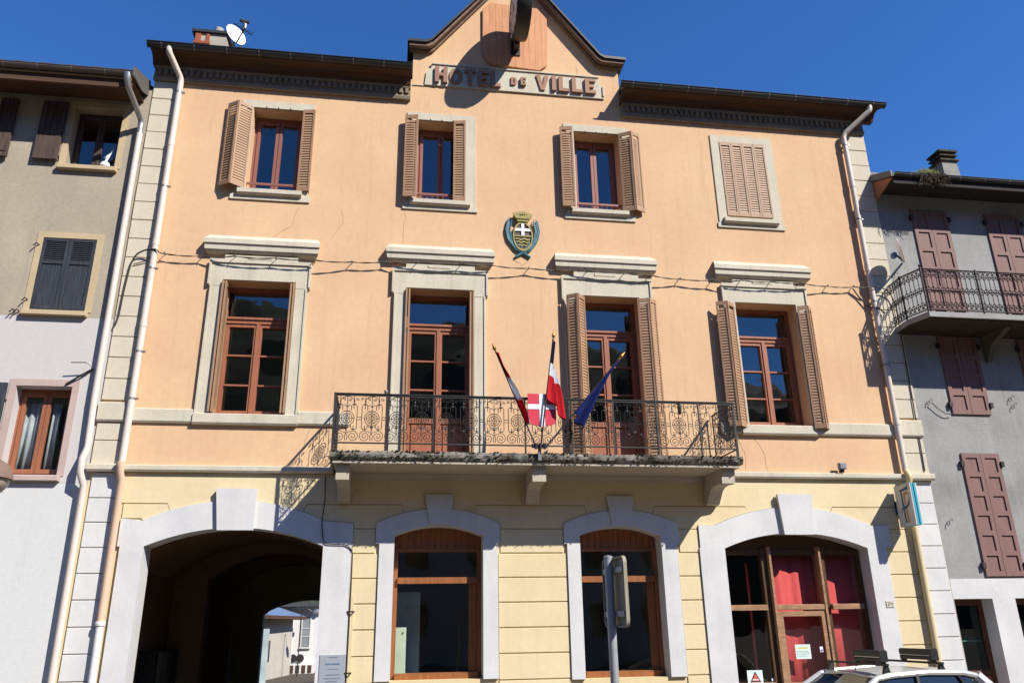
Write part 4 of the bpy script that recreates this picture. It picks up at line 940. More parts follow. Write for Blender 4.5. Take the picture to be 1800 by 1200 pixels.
# ------------------------------------------------------------------ LEFT HOUSE
LH = thing('house', 'narrow grey and beige rendered house left of the peach town hall', 'house', (-8.5, 0, GZ))
tanw = mat('beige_old_render', (.42, .36, .275), .95, .12, 1.0, .06, .2, 35, .1, col2=(.34, .29, .23), patch=.7, patch_scale=.8, streak=.25)
lilw = mat('pale_lilac_render', (.555, .525, .505), .95, .05, 1.0, .03, .12, 40, .1, col2=(.46, .43, .41), patch=.4, streak=.1)
grw = mat('pale_grey_render', (.60, .60, .58), .95, .04, 1.0, .03, .12, 40, .1, col2=(.54, .54, .53), patch=.5, streak=.12, streak_col=(.36, .35, .33))
och = mat('ochre_surround', (.50, .39, .24), .9, .08, 2, .04, .1, 40, .1)
pnk = mat('dusty_pink_surround', (.47, .36, .32), .9, .07, 2, .04, .1, 40, .1)
dsh = mat('black_blue_shutter_wood', (.045, .05, .062), .75, .3, 5, .15, .15, 60, .2, grain=(8, 8, .5))
bsh = mat('weathered_brown_shutter_wood', (.10, .07, .06), .85, .35, 5, .15, .2, 60, .1, grain=(8, 8, .5))
XA, XB = -14.0, -4.725
LW = [  # x0, x1, z0, z1
 (-6.0, -5.165, 9.57, 10.80), (-8.05, -7.23, 9.57, 10.80), (-6.08, -5.22, 6.80, 8.13), (-8.1, -7.25, 6.80, 8.13), (-6.03, -5.19, 4.08, 5.50), (-8.0, -7.16, 4.08, 5.50)]
def wallseg(z0, z1, hs, m, lab): sheet([(XA, z0), (XB, z0), (XB, z1), (XA, z1)], [rect(*h) for h in hs], 0, .32, MB()).build('wall', m, LH, label=lab)
wallseg(6.692, 11.3, LW[:4], tanw, 'weathered beige upper wall'); wallseg(3.955, 6.690, LW[4:], lilw, 'pale lilac middle wall'); wallseg(GZ-.1, 3.953, [], grw, 'pale grey lower wall')
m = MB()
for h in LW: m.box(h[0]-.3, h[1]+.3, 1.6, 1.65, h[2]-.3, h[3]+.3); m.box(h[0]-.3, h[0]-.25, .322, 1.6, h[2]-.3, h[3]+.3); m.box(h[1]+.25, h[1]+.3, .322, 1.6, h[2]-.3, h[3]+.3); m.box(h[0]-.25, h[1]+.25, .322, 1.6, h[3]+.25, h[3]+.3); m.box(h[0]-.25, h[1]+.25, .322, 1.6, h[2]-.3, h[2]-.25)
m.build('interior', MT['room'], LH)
m = MB(); m.box(XA, XA+.3, .33, 9, GZ, 11.2); m.box(XA, XB, 8.7, 9, GZ, 11.2); m.build('side_wall', tanw, LH)
def framewin(h, wm, par, y=.22, tr=None, glassm=None):
    x0, x1, z0, z1 = h; f = MB(); c = (x0+x1)/2
    f.box(x0, x0+.05, y, y+.07, z0, z1); f.box(x1-.05, x1, y, y+.07, z0, z1); f.box(x0+.05, x1-.05, y, y+.07, z1-.06, z1); f.box(x0+.05, x1-.05, y, y+.07, z0, z0+.05)
    w = f.build('window', wm, par)
    for s_ in (-1, 1):
        a_, b_ = sorted((c+s_*.004, c+s_*((x1-x0)/2-.052))); q = MB()
        q.box(a_, a_+.055, y-.02, y+.04, z0+.052, z1-.062); q.box(b_-.055, b_, y-.02, y+.04, z0+.052, z1-.062); q.box(a_+.055, b_-.055, y-.02, y+.04, z0+.052, z0+.12); q.box(a_+.055, b_-.055, y-.02, y+.04, z1-.125, z1-.062)
        q.build('sash', wm, w); MB().box(a_+.05, b_-.05, y+.005, y+.011, z0+.115, z1-.12).build('pane', glassm or MT['glass'], w)
    return w
def sur(h, m, par, wl=.115, wt=.11, y=-.012, sill=True):
    x0, x1, z0, z1 = h; s_ = MB(); s_.box(x0-wl, x0+.001, y, .02, z0-.02, z1); s_.box(x1-.001, x1+wl, y, .02, z0-.02, z1); s_.box(x0-wl, x1+wl, y-.0005, .02, z1+.0005, z1+wt); o = s_.build('window_surround', m, par)
    if sill: MB().fbox(x0-.09, x1+.06, -.09, .10, z0-.105, z0-.0205, .008).build('sill', m, o)
for i, h in enumerate(LW):
    sur(h, och if i < 4 else pnk, LH, .10)
    if i not in (2, 3): framewin(h, MT['wood'] if i >= 4 else bsh, LH)
def plankleaf(x0, x1, z0, z1, y, m, par, louvre=False, nb=4, slot=False):
    o = MB(); o.box(x0, x1, y, y+.012, z0, z1)
    if not louvre: o.box(x0+.01, x1-.01, y-.045, y-.0305, z0+.10, z0+.19) if not slot else None
    r_ = o.build('shutter', m, par)
    if louvre:
        zm = z1-(z1-z0)*.34
        f = MB(); f.box(x0, x0+.05, y-.03, y-.0005, z0, z1); f.box(x1-.05, x1, y-.03, y-.0005, z0, z1); f.box(x0+.05, x1-.05, y-.03, y-.0005, z1-.05, z1); f.box(x0+.05, x1-.05, y-.03, y-.0005, zm-.03, zm+.03); f.box(x0+.05, x1-.05, y-.03, y-.0005, z0, z0+.08); f.build('frame', m, r_)
        s_ = MB(); z = zm+.04
        while z < z1-.075: s_.prism([(y-.024, z), (y-.001, z+.022), (y-.001, z+.03), (y-.024, z+.008)], x0+.05, x1-.05, 'x'); z += .036
        s_.build('slats', m, r_, kind='stuff')
        n = 3; w_ = (x1-x0-.1)/n
        for q in range(n): MB().fbox(x0+.05+w_*q+.002, x0+.05+w_*(q+1)-.002, y-.014, y-.0005, z0+.0805, zm-.0305, .003).build('plank', m, r_)
    else:
        w_ = (x1-x0)/nb
        for q in range(nb): MB().fbox(x0+w_*q+.002, x0+w_*(q+1)-.002, y-.03-.004*random.random(), y-.0005, z0, z1, .004).build('plank', m, r_)
        if slot: MB().box(x0+.10, x0+.26, y-.038, y-.0345, z1-.12, z1-.10).build('slot', MT['pole'], r_)
    return r_
h = LW[2]; plankleaf(-6.075, -5.655, 6.82, 8.12, .02, dsh, LH, True); plankleaf(-5.648, -5.228, 6.82, 8.12, .02, dsh, LH, True)
h = LW[3]; plankleaf(-8.09, -7.68, 6.82, 8.12, .02, dsh, LH, True); plankleaf(-7.67, -7.26, 6.82, 8.12, .02, dsh, LH, True)
plankleaf(-6.515, -6.105, 9.62, 10.82, -.06, bsh, LH, slot=True); plankleaf(-7.22, -6.93, 9.62, 10.82, -.06, bsh, LH); plankleaf(-6.52, -6.13, 4.08, 5.52, -.06, dsh, LH)
plankleaf(-5.155, -5.12, 9.57, 10.7, -.03, bsh, LH) if False else None
m = MB()
for x, z in ((-6.10, 9.66), (-6.11, 9.72), (-6.13, 7.98), (-6.13, 6.97), (-6.13, 5.25), (-6.28, 6.76), (-6.22, 6.76)): m.tube([(x, -.01, z), (x-.02, -.06, z+.02), (x-.06, -.07, z-.04)], .012, 5)
m.build('shutter_hook', MT['rust'], LH)
# eaves and roof
gy = -.74; rf = MB(); rp = [(gy, 11.10), (4.5, 13.4), (9.3, 11.1), (9.3, 11.02), (4.5, 13.28), (gy, 11.02)]
rf.prism(rp, XA-.2, -4.83, 'x'); lro = rf.build('roof', MT['roof'], LH)
for i in range(16):
    x = -4.97-.42*i; MB().fbox(x-.17, x+.0, gy+.02, gy+.30, 11.125, 11.165, .008).build('roof_tile', MT['roof'], lro)
m = MB(); m.box(XA, -4.86, -.68, -.62, 10.80, 11.015); m.box(XA, -4.86, -.62, 0, 10.985, 11.014); m.build('eaves_board', MT['eaves'], LH)
m = MB(); m.box(XA, -4.85, -.715, -.69, 10.955, 10.985); m.build('fascia_batten', mat('tan_batten', (.30, .20, .10), .7), LH)
pr = [(gy+.0+.07*math.cos(a_), 11.065+.07*math.sin(a_)) for a_ in [math.pi+math.pi*i/8 for i in range(9)]]; pin = [(gy+.062*math.cos(a_), 11.065+.062*math.sin(a_)) for a_ in [2*math.pi-math.pi*i/8 for i in range(9)]]
gm = MB(); gm.prism(pr+pin, XA, -4.82, 'x'); gm.tube([(XA, gy-.07, 11.07), (-4.82, gy-.07, 11.07)], .010, 6); lg = gm.build('gutter', mat('brown_zinc', (.11, .085, .07), .4, .15, 3, .05, spec=.5), LH)
k = MB(); x = -5.3
while x > -12: k.prism([(gy+.074*math.cos(a_), 11.065+.074*math.sin(a_)) for a_ in [math.pi+math.pi*i/8 for i in range(9)]], x, x+.012, 'x'); x -= .55
k.build('gutter_clip', MT['clip'], lg)
m = MB(); m.prism([(gy-.06, 10.98), (gy-.06, 11.16), (.02, 11.48), (.02, 11.16), (-.3, 11.02)], -4.83, -4.80, 'x'); m.build('barge_board', mat('grey_barge', (.12, .11, .10), .7), LH)
o = MB().tube(bend([(-4.92, gy, 11.05), (-4.92, gy+.02, 10.85), (-4.805, -.10, 10.52), (-4.80, -.10, 10.25)]), [.075, .072, .06]+[.052]*11, 12).build('drainpipe', MT['zinc'], LH, smooth=True)
pipe([(-4.80, -.10, 10.25), (-4.80, -.10, 5.30), (-4.775, -.10, 4.5), (-4.79, -.19, 4.30), (-4.79, -.19, 4.1), (-4.74, -.10, 3.9), (-4.72, -.10, GZ)], .052, MT['pipe'], par=LH)
# hook and cable bracket, ornament, curtains
HK = thing('wall_hook', 'dark iron bracket with a frayed wire beside the drainpipe on the lilac wall', 'hook', (-4.95, 0, 5.8))
MB().tube([(-4.93, .0, 5.80), (-4.92, -.12, 5.83), (-5.0, -.15, 5.87), (-5.22, -.16, 5.86)], .010, 5).build('wire', MT['clip'], HK); MB().tube([(-4.93, -.02, 5.80), (-5.08, -.05, 5.68), (-5.29, -.03, 5.53)], .016, 6).build('arm', MT['rust'], HK)
net = mat('net_curtain', (.50, .53, .54), .9, .12, 6, .1, spec=.05)
curtain('curtain', 'pale net curtain in the left half of the pink framed window', -5.98, -5.66, .33, 4.12, 5.3, .022, .11, net, group='net curtains in the pink framed window')
curtain('curtain', 'narrow pale net curtain in the right half of the pink framed window', -5.56, -5.42, .33, 4.12, 5.3, .022, .10, net, group='net curtains in the pink framed window')
OR = thing('figurine', 'small white bird figurine on the top left house window sill', 'figurine', (-5.38, .12, 9.62)); ww = mat('white_porcelain', (.7, .72, .75), .3)
MB().lathe([(.07, 0), (.09, .03), (.075, .10), (.03, .14), (.01, .15)], (-5.38, .13, 9.625), n=12).build('body', ww, OR, smooth=True)
m = MB(); m.add([(-5.44, .13, 9.83), (-5.30, .13, 9.93), (-5.28, .12, 10.08), (-5.33, .14, 9.95)], [(0, 1, 3), (1, 2, 3), (0, 3, 1), (1, 3, 2)]); m.tube([(-5.38, .13, 9.76), (-5.36, .13, 9.86), (-5.31, .13, 9.95)], [.02, .035, .008], 6); m.build('wing', ww, OR)

# ------------------------------------------------------------------ RIGHT HOUSE
RH = thing('house', 'grey cement rendered house with plum shutters right of the town hall', 'house', (14, 0, GZ))
gry = mat('grey_cement_render', (.26, .255, .24), .95, .18, 1.1, .06, .25, 30, .1, col2=(.37, .365, .35), patch=.9, patch_scale=.9, streak=.4, streak_col=(.42, .42, .41))
plum = mat('plum_shutter_paint', (.225, .128, .112), .65, .12, 4, .06, .05, 50, .25, grain=(6, 6, .6), streak=.15)
RXA, RXB = 9.625, 19.0
sheet([(RXA, 2.432), (RXB, 2.432), (RXB, 10.6), (RXA, 10.6)], [], 0, .3, MB()).build('wall', gry, RH, label='grey rendered upper wall')
RD = [(9.63, 10.37), (10.81, 11.6)]
lo = [(RXA, GZ-.1), (RXA, 2.43)]+[(RXB, 2.43), (RXB, GZ-.1), (11.6, GZ-.1), (11.6, 2.095), (10.81, 2.095), (10.81, GZ-.1), (10.37, GZ-.1), (10.37, 2.095), (9.63, 2.095), (9.63, GZ-.1)]
sheet(lo, [], -.004, .34, MB()).build('wall', MT['white'], RH, label='white painted ground floor wall')
m = MB(); m.box(9.7, 12.5, 2.5, 2.55, GZ, 2.4); m.box(9.65, 12.5, .35, 2.5, 2.3, 2.4); m.build('interior', MT['room'], RH)
m = MB(); m.box(RXB-.3, RXB, .31, 8, GZ, 10.5); m.box(RXA, RXB, 7.7, 8, GZ, 10.5); m.build('side_wall', gry, RH)
wdb = mat('brown_door_wood', (.13, .05, .025), .5, .2, 4, .1, grain=(8, 8, .6)); tq_g = glass('teal_tinted_glass', (.55, .70, .68), .05)
for x0, x1 in RD:
    f = MB(); y0 = .28; f.box(x0, x0+.07, y0, y0+.07, GZ, 2.095); f.box(x1-.08, x1, y0, y0+.07, GZ, 2.095); f.box(x0+.07, x1-.08, y0, y0+.07, 1.99, 2.095); f.box(x0+.07, x1-.08, y0, y0+.069, .86, .93)
    d = f.build('door', wdb, RH); MB().box(x0+.065, x1-.075, y0+.03, y0+.036, .925, 1.995).build('pane', tq_g, d)
    for q in range(3): MB().fbox(x0+.072, x1-.082, y0+.01, y0+.05, .855-.32*(q+1)+.004, .855-.32*q-.004, .006).build('door_board', mat('door_board_%d_%d' % (q, x0), (.30, .115, .06), .6, .2, 4, .1, grain=(.6, 6, 6)), d)
MB().box(9.70, 10.29, .38, .40, 1.395, 1.415).build('reflection_strip', MT['shwhite'], RH)  # white strip standing in for a reflection line in the door glass
def panelshutter(x0, x1, z0, z1, rows_, y=-.035):
    c = (x0+x1)/2
    for a_, b_ in ((x0, c-.004), (c+.004, x1)):
        o = MB(); st = .075; hh = (z1-z0)
        o.box(a_, a_+st, y, -.001, z0, z1); o.box(b_-st, b_, y, -.001, z0, z1); n = rows_; rail = .085; ph = (hh-rail*(n+1))/n
        for q in range(n+1): zz = z0+q*(ph+rail); o.box(a_+st, b_-st, y, -.001, zz, zz+rail)
        s_ = o.build('shutter', plum, RH)
        for q in range(n): zz = z0+rail+q*(ph+rail); MB().box(a_+st, b_-st, y+.022, -.002, zz, zz+ph).build('panel', plum, s_)
    for x in (x0-.025, x1+.025):
        for z in (z0+.18, z1-.2): MB().box(x-.03, x+.03, y-.03, -.002, z-.05, z+.05).build('hinge', MT['rust'], RH)
panelshutter(10.36, 11.16, 7.08, 9.75, 6); panelshutter(12.04, 12.84, 7.08, 9.75, 6)
panelshutter(10.355, 11.155, 5.395, 6.95, 4); panelshutter(12.07, 12.87, 5.395, 6.95, 4); panelshutter(10.335, 11.10, 2.465, 4.65, 6)
# roof, eaves, gutter
gy = -.64; rp = [(gy, 10.20), (4, 12.2), (8.2, 10.2), (8.2, 10.12), (4, 12.08), (gy, 10.12)]
MB().prism(rp, 9.60, RXB, 'x').build('roof', MT['roof'], RH)
m = MB(); m.box(9.66, RXB, gy+.03, gy+.07, 9.98, 10.118); m.box(9.66, RXB, gy+.07, 0, 10.08, 10.118); m.build('eaves_board', mat('black_eaves', (.035, .03, .028), .9), RH)
pr = [(gy+.065*math.cos(a_), 10.175+.065*math.sin(a_)) for a_ in [math.pi+math.pi*i/8 for i in range(9)]]; pin = [(gy+.057*math.cos(a_), 10.175+.057*math.sin(a_)) for a_ in [2*math.pi-math.pi*i/8 for i in range(9)]]
gm = MB(); gm.prism(pr+pin, 9.66, RXB, 'x'); gm.tube([(9.66, gy-.065, 10.18), (RXB, gy-.065, 10.18)], .010, 6); rg = gm.build('gutter', MT['gutter'], RH)
k = MB(); x = 10.0
while x < 15: k.prism([(gy+.069*math.cos(a_), 10.175+.069*math.sin(a_)) for a_ in [math.pi+math.pi*i/8 for i in range(9)]], x, x+.012, 'x'); x += .55
k.build('gutter_clip', MT['clip'], rg)
m = MB(); m.prism([(gy-.02, 10.10), (gy-.02, 10.23), (.0, 10.52), (.0, 10.36)], 9.595, 9.625, 'x'); m.build('barge_board', mat('grey_zinc_barge', (.16, .15, .14), .6), RH)
MB().prism([(gy+.02, 10.095), (-.002, 10.35), (-.002, 9.90)], 9.625, 9.655, 'x').build('eaves_cheek', mat('terracotta_cheek', (.40, .17, .08), .85), RH)
ch = MB(); a0, a1, b0, b1 = 12.68, 13.07, 1.5, 1.86
ch.add([(a0-.04, b0-.04, 10.9), (a1+.04, b0-.04, 10.9), (a1+.04, b1+.04, 10.9), (a0-.04, b1+.04, 10.9), (a0, b0, 12.08), (a1, b0, 12.08), (a1, b1, 12.08), (a0, b1, 12.08)], [(0,3,2,1),(4,5,6,7),(0,1,5,4),(1,2,6,5),(2,3,7,6),(3,0,4,7)])
ck = ch.build('chimney', mat('grey_chimney_render', (.30, .29, .27), .95, .3, 2, .1, .2, 30), RH)
c2 = MB(); z = 12.081
for dz, o_ in ((.045, .05), (.09, -.04), (.035, .035), (.07, -.05), (.05, .05)):
    c2.box(a0-o_, a1+o_, b0-o_, b1+o_, z, z+dz); z += dz+.001
c2.build('chimney_cap', mat('mossy_slab', (.07, .06, .04), .95, .4, 8, .1), ck)
# right balcony
m = MB(); m.prism([(9.50, -.004), (9.455, -.47), (9.59, -.92), (RXB-1, -.92), (RXB-1, -.004)], 6.99, 7.085, 'z')
rb_ = m.build('balcony', mat('grey_balcony_slab', (.33, .32, .30), .9, .15, 2, .08, .2, 30), RH, label='grey slab balcony with ornate iron railing')
MB().prism([(9.53, -.006), (9.49, -.46), (9.62, -.87), (RXB-1, -.87), (RXB-1, -.006)], 6.965, 6.9895, 'z').build('soffit', mat('rusty_shaded_soffit', (.05, .035, .022), .95, .3, 3, .1), rb_)  # rusty brown, darkened to paint in the shade under the slab
for x in (11.35, 13.6): MB().prism([(-.002, 6.45), (-.08, 6.45), (-.22, 6.72), (-.70, 6.92), (-.70, 6.964), (-.002, 6.964)], x-.05, x+.05, 'x').build('bracket', mat('grey_bracket_%d' % x, (.13, .115, .095), .95, .2, 3, .1), rb_)
MB().box(10.05, 12.0, -.60, -.15, 7.086, 7.16).build('door_step', mat('white_step', (.62, .62, .6), .8), rb_) if False else None
R2 = MB(); z0_, z1_ = 7.13, 7.955
path = [(9.50, -.02), (9.465, -.46), (9.60, -.90)]
front = [(9.60, -.90), (RXB-1.05, -.90)]
def railrun(p_, q_, n):
    p_ = Vector((*p_, 0)); q_ = Vector((*q_, 0)); Z = lambda z: Vector((0, 0, z)); H = z1_-z0_
    for z, r_ in ((z1_, .015), (z0_, .012), (z0_+H*.13, .008), (z0_+H*.48, .012), (z0_+H*.86, .010)): R2.tube([p_+Z(z), q_+Z(z)], r_, 4)
    d = q_-p_
    for i in range(n):
        a_ = p_+d*(i/n); c_ = p_+d*((i+.5)/n); b_ = p_+d*((i+1)/n)
        R2.tube([a_+Z(z0_), a_+Z(z1_)], .008, 4)
        for f0, f1 in ((.14, .47), (.50, .85)):
            za_, zb2 = z0_+H*f0, z0_+H*f1; w_ = d/n*.30
            R2.tube([a_+d/n*.12+Z(za_+.05), c_-w_*.2+Z(za_), a_+d/n*.88+Z(za_+.05)], .009, 4)
            R2.tube([a_+d/n*.12+Z(zb2-.05), c_+Z(zb2), a_+d/n*.88+Z(zb2-.05)], .009, 4)
        for f0 in (.02, .88):
            R2.tube([c_+(d/n*.35)*math.cos(t_)+Z(z0_+H*(f0+.05)+.035*math.sin(t_)) for t_ in [j*math.pi/4 for j in range(9)]], .008, 4)
for a_, b_ in zip(path[:-1], path[1:]): railrun(a_, b_, max(1, round(math.dist(a_, b_)/.085)))
railrun(*front, 84)
for x, y in ((9.60, -.90), (9.465, -.46), (10.74, -.90), (11.9, -.90), (13.05, -.90)): R2.tube([(x, y, 7.08), (x, y, z1_+.03)], .020, 6)
R2.lathe([(.005, 0), (.03, .03), (.005, .06)], (9.60, -.90, z1_+.03), n=8)
R2.build('railing', MT['rust'], rb_)
# wall dish
D2 = thing('satellite_dish', 'white satellite dish on an arm beside the balcony of the grey house', 'satellite dish', (9.9, 0, 8.5))
m, n, a, b = disc((9.60, -.42, 8.56), (.80, -.60, .12), .235, .045)
m.build('reflector', dm, D2, smooth=True, recalc=False)
MB().tube([(9.58, -.38, 8.48), (9.72, -.36, 8.36), (9.98, -.03, 8.55)], .02, 6).build('arm', MT['gutter'], D2); MB().box(9.50, 9.57, -.40, -.30, 8.44, 8.54).build('receiver', mat('blue_plastic', (.05, .12, .32), .5), D2)
# wall hooks and a loop of wire
def hook(x, z, label, mirror=1):
    H_ = MB().tube([(x, .0, z), (x, -.06, z+.005), (x+.06*mirror, -.065, z+.055), (x+.075*mirror, -.065, z+.01)], .006, 5); H_.tube([(x, -.06, z+.005), (x, -.06, z-.055)], .007, 5)
    o = H_.build('wall_hook', MT['rust']); return tag(o, label, 'hook', 'iron hooks on the grey house')
hook(9.88, 5.62, 'iron hook holding a wire left of the lower plum shutters'); hook(11.62, 5.73, 'upper of two iron hooks right of the lower plum shutters'); hook(11.64, 5.58, 'lower of two iron hooks right of the lower plum shutters')
hook(9.80, 3.40, 'iron hook low on the grey wall near the letter F sign'); hook(9.68, 8.22, 'iron hook under the wall mounted satellite dish')
o = MB().tube([(9.92+.4*t_, -.06, 5.60-.22*math.sin(t_*math.pi*.62)*1.0) for t_ in [i/10 for i in range(11)]], .008, 5).build('wire', MT['rust']); tag(o, 'loop of thin wire hanging left of the lower plum shutters', 'wire')
# grass tuft on the gutter
PL = thing('plant', 'tuft of green moss and dry roots growing from the grey house gutter', 'plant', (10.42, -.60, 10.2))
gm1 = mat('yellow_green_moss', (.16, .17, .02), .9, .4, 12, .15); gm2 = mat('dry_roots', (.07, .05, .035), .9, .3, 9)
m = MB(); random.seed(21)
for i in range(520):
    a_ = random.uniform(0, 6.28); r_ = abs(random.gauss(0, .13)); x, y = 10.42+r_*math.cos(a_)*1.25, -.60+.5*r_*math.sin(a_); h = random.uniform(.06, .17)*max(.3, 1-r_*2.0); w_ = .009
    dx, dy = random.uniform(-.04, .04), random.uniform(-.04, .04)
    m.add([(x-w_, y, 10.21), (x+w_, y+.004, 10.21), (x+dx, y+dy, 10.23+h)], [(0, 1, 2)])
m.build('leaves', gm1, PL, recalc=False, kind='stuff')
m = MB()
for i in range(60):
    x = 10.25+random.random()*.55; p_ = Vector((x, -.70+random.uniform(-.02, .04), 10.22)); q_ = [p_.copy()]
    for j in range(5): p_ = p_+Vector((random.uniform(-.06, .06), random.uniform(-.03, .03), -random.uniform(.02, .075))); q_.append(p_.copy())
    m.tube(q_, .005, 3)
m.build('roots', gm2, PL, kind='stuff')

# ------------------------------------------------------------------ courtyard behind the passage
cw = mat('cream_yard_render', (.52, .48, .42), .95, .1, 1.2, .05, .2, 30, .1, col2=(.42, .38, .33), patch=.6)
ww2 = mat('white_yard_render', (.66, .66, .65), .95, .05, 1.2, .03, .2, 30, .1)
def hut(name, label, x0, x1, y0, y1, zt, m, roofm, rise=.8, ov_=.35):
    T = thing(name, label, 'building', ((x0+x1)/2, (y0+y1)/2, GZ)); b_ = MB().box(x0, x1, y0, y1, GZ-.05, zt).build('wall', m, T)
    MB().prism([(y0-ov_, zt+.02), ((y0+y1)/2, zt+rise), (y1+ov_, zt+.02), (y1+ov_, zt+.10), ((y0+y1)/2, zt+rise+.08), (y0-ov_, zt+.10)], x0-ov_, x1+ov_, 'x').build('roof', roofm, T); return T
H1_ = thing('outbuilding', 'low cream outbuilding with brown eaves beyond the carriage passage', 'building', (-7.0, 24, GZ))
# its long wall runs back along the yard
def yq(p0, p1, z0, z1, th=.25): 
    a_, b_ = Vector(p0), Vector(p1); d = (b_-a_).normalized(); nn = Vector((d.y, -d.x))*th
    return [(a_.x, a_.y), (b_.x, b_.y), (b_.x-nn.x*1, b_.y-nn.y), (a_.x-nn.x, a_.y-nn.y)], z0, z1
foot = [(-5.35, 22.5), (-4.55, 27.5), (-9.5, 27.5), (-9.5, 22.5)]
MB().prism(foot, GZ-.05, 2.15, 'z').build('wall', cw, H1_)
fr_ = [(-4.85, 22.0), (-4.0, 28.0), (-9.8, 28.0), (-9.8, 22.0)]
m = MB().prism(fr_, 2.16, 2.30, 'z'); m.build('eaves', MT['eaves'], H1_)
m = MB(); m.add([(-4.85, 22.0, 2.301), (-4.0, 28.0, 2.301), (-9.8, 28.0, 2.301), (-9.8, 22.0, 2.301), (-7.2, 22.0, 3.3), (-7.0, 28.0, 3.3)], [(0, 1, 5, 4), (2, 3, 4, 5), (0, 4, 3), (1, 2, 5), (0, 3, 2, 1)]); m.build('roof', mat('blue_slate', (.16, .22, .32), .4), H1_)
wi = MB(); wi.prism([(-5.18, 23.4), (-5.07, 24.2), (-5.12, 24.2), (-5.23, 23.4)], .45, 1.30, 'z'); wi.build('window', MT['pole'], H1_)
G1 = tag(MB().prism([(-5.75, 22.0), (-4.85, 22.05), (-4.85, 22.12), (-5.75, 22.07)], GZ, 1.78, 'z').build('gate', mat('flaking_blue_grey_paint', (.42, .50, .52), .8, .2, 2, .1, streak=.4, streak_col=(.3, .28, .25))), 'flaking pale blue grey gate panel left in the courtyard', 'gate')
W2 = thing('house', 'white two storey courtyard house with tall narrow window seen through the passage', 'house', (-3.7, 30.5, GZ))
MB().prism([(-4.72, 28.6), (-3.58, 28.6), (-3.35, 33), (-9, 33), (-9, 28.6)], GZ-.05, 2.75, 'z').build('wall', ww2, W2)
m = MB(); m.box(-4.22, -3.86, 28.56, 28.598, .95, 2.25); wn = m.build('window', mat('grey_pane', (.25, .27, .29), .2), W2)
m = MB(); m.box(-4.27, -4.2205, 28.53, 28.599, .92, 2.35); m.box(-3.8595, -3.81, 28.53, 28.599, .92, 2.35); m.box(-4.30, -3.78, 28.50, 28.599, .85, .9195); m.box(-4.22, -3.86, 28.54, 28.558, 1.75, 1.78); m.box(-4.22, -3.86, 28.54, 28.558, 1.38, 1.41); m.build('frame', MT['white'], wn)
MB().prism([(-5.2, 28.1), (-3.2, 28.1), (-2.9, 33.3), (-9.2, 33.3), (-9.2, 28.1)], 2.76, 2.95, 'z').build('roof', mat('dark_grey_roof', (.06, .065, .065), .6), W2)
MB().tube([(-4.68, 28.5, GZ), (-4.68, 28.5, 2.7)], .04, 8).build('drainpipe', MT['pipe_w'], W2)
m = MB(); m.box(-4.74, -3.55, 28.3, 28.599, GZ, .18); pb_ = m.build('plinth', ww2, W2)
for i in range(4): MB().box(-4.66+.28*i, -4.48+.28*i, 28.28, 28.299, GZ+.03, .12).build('vent', mat('brown_vent_%d' % i, (.07, .04, .03), .8), W2)
for x in (-4.56, -4.23):
    FN = thing('cooling_fan', 'dark round fan on the white courtyard house wall, ' + ('left' if x < -4.4 else 'right') + ' of a pair', 'fan', (x, 28.5, .3), 'fans on the courtyard house')
    MB().lathe([(.05, -.10), (.17, -.09), (.19, -.04), (.19, 0)], (x, 28.59, .42), 'y', 18).build('housing', MT['pole'], FN); MB().lathe([(.03, -.13), (.04, -.105)], (x, 28.59, .42), 'y', 10).build('hub', MT['rust'], FN)
H3 = hut('house', 'salmon house with balcony at the far end of the courtyard', -3.3, 1.0, 36, 42, 3.4, mat('salmon_render', (.55, .34, .24), .9, .1), MT['roof'])
m = MB(); m.box(-3.3, -.5, 35.3, 35.999, .75, .85)
for i in range(15): m.box(-3.3+.19*i, -3.26+.19*i, 35.32, 35.36, .85, 1.65)
m.box(-3.3, -.5, 35.31, 35.37, 1.65, 1.71); m.build('balcony', MT['iron'], H3)
m = MB(); m.box(-3.35, -.4, 34.6, 35.98, 1.98, 2.04); m.build('awning', mat('red_awning', (.45, .08, .05), .7), H3)
SL = thing('street_lamp', 'steel courtyard lamp hanging in front of the dark roof', 'street lamp', (-3.35, 25.5, 1.8))
MB().lathe([(.02, .14), (.14, .10), (.22, .0), (.20, -.03), (.02, -.05)], (-3.30, 25.5, 2.45), n=16).build('head', MT['zinc'], SL, smooth=True)
MB().tube([(-3.52, 25.5, 2.48), (-3.70, 25.5, 2.58), (-3.85, 25.5, 2.60), (-3.95, 25.5, 2.50), (-4.0, 25.5, 2.3), (-4.0, 25.5, GZ)], .025, 6).build('post', MT['pole'], SL); MB().tube([(-3.52, 25.5, 2.48), (-3.30, 25.5, 2.58)], .025, 6).build('arm', MT['pole'], SL)

# ------------------------------------------------------------------ street furniture
TS = thing('traffic_sign', 'back of a square traffic sign on a grey post in front of the town hall', 'traffic sign', (1.62, -7, GZ))
gp = mat('galvanised_post', (.40, .41, .42), .45, .1, 4, .05, metal=.4)
px, py = 1.625, -7.0
MB().tube([(px, py, GZ), (px, py, 2.262)], .032, 16).build('post', gp, TS, smooth=True)
an = math.radians(4); mtx = Matrix.Translation((1.675, -7.0, 0)) @ Matrix.Rotation(an, 4, 'Z')
m = MB(); hw = .245; zs0, zs1 = 1.765, 2.265; cr_ = []
for cy_, cz_, a0 in ((hw-.05, zs1-.05, 0), (-hw+.05, zs1-.05, 90), (-hw+.05, zs0+.05, 180), (hw-.05, zs0+.05, 270)):
    for q in range(5): t_ = math.radians(a0+22.5*q); cr_.append((cy_+.05*math.cos(t_), cz_+.05*math.sin(t_)))
m.prism(cr_, .0, .004, 'x'); inner = [(y*.955, 2.015+(z-2.015)*.945) for y, z in cr_]
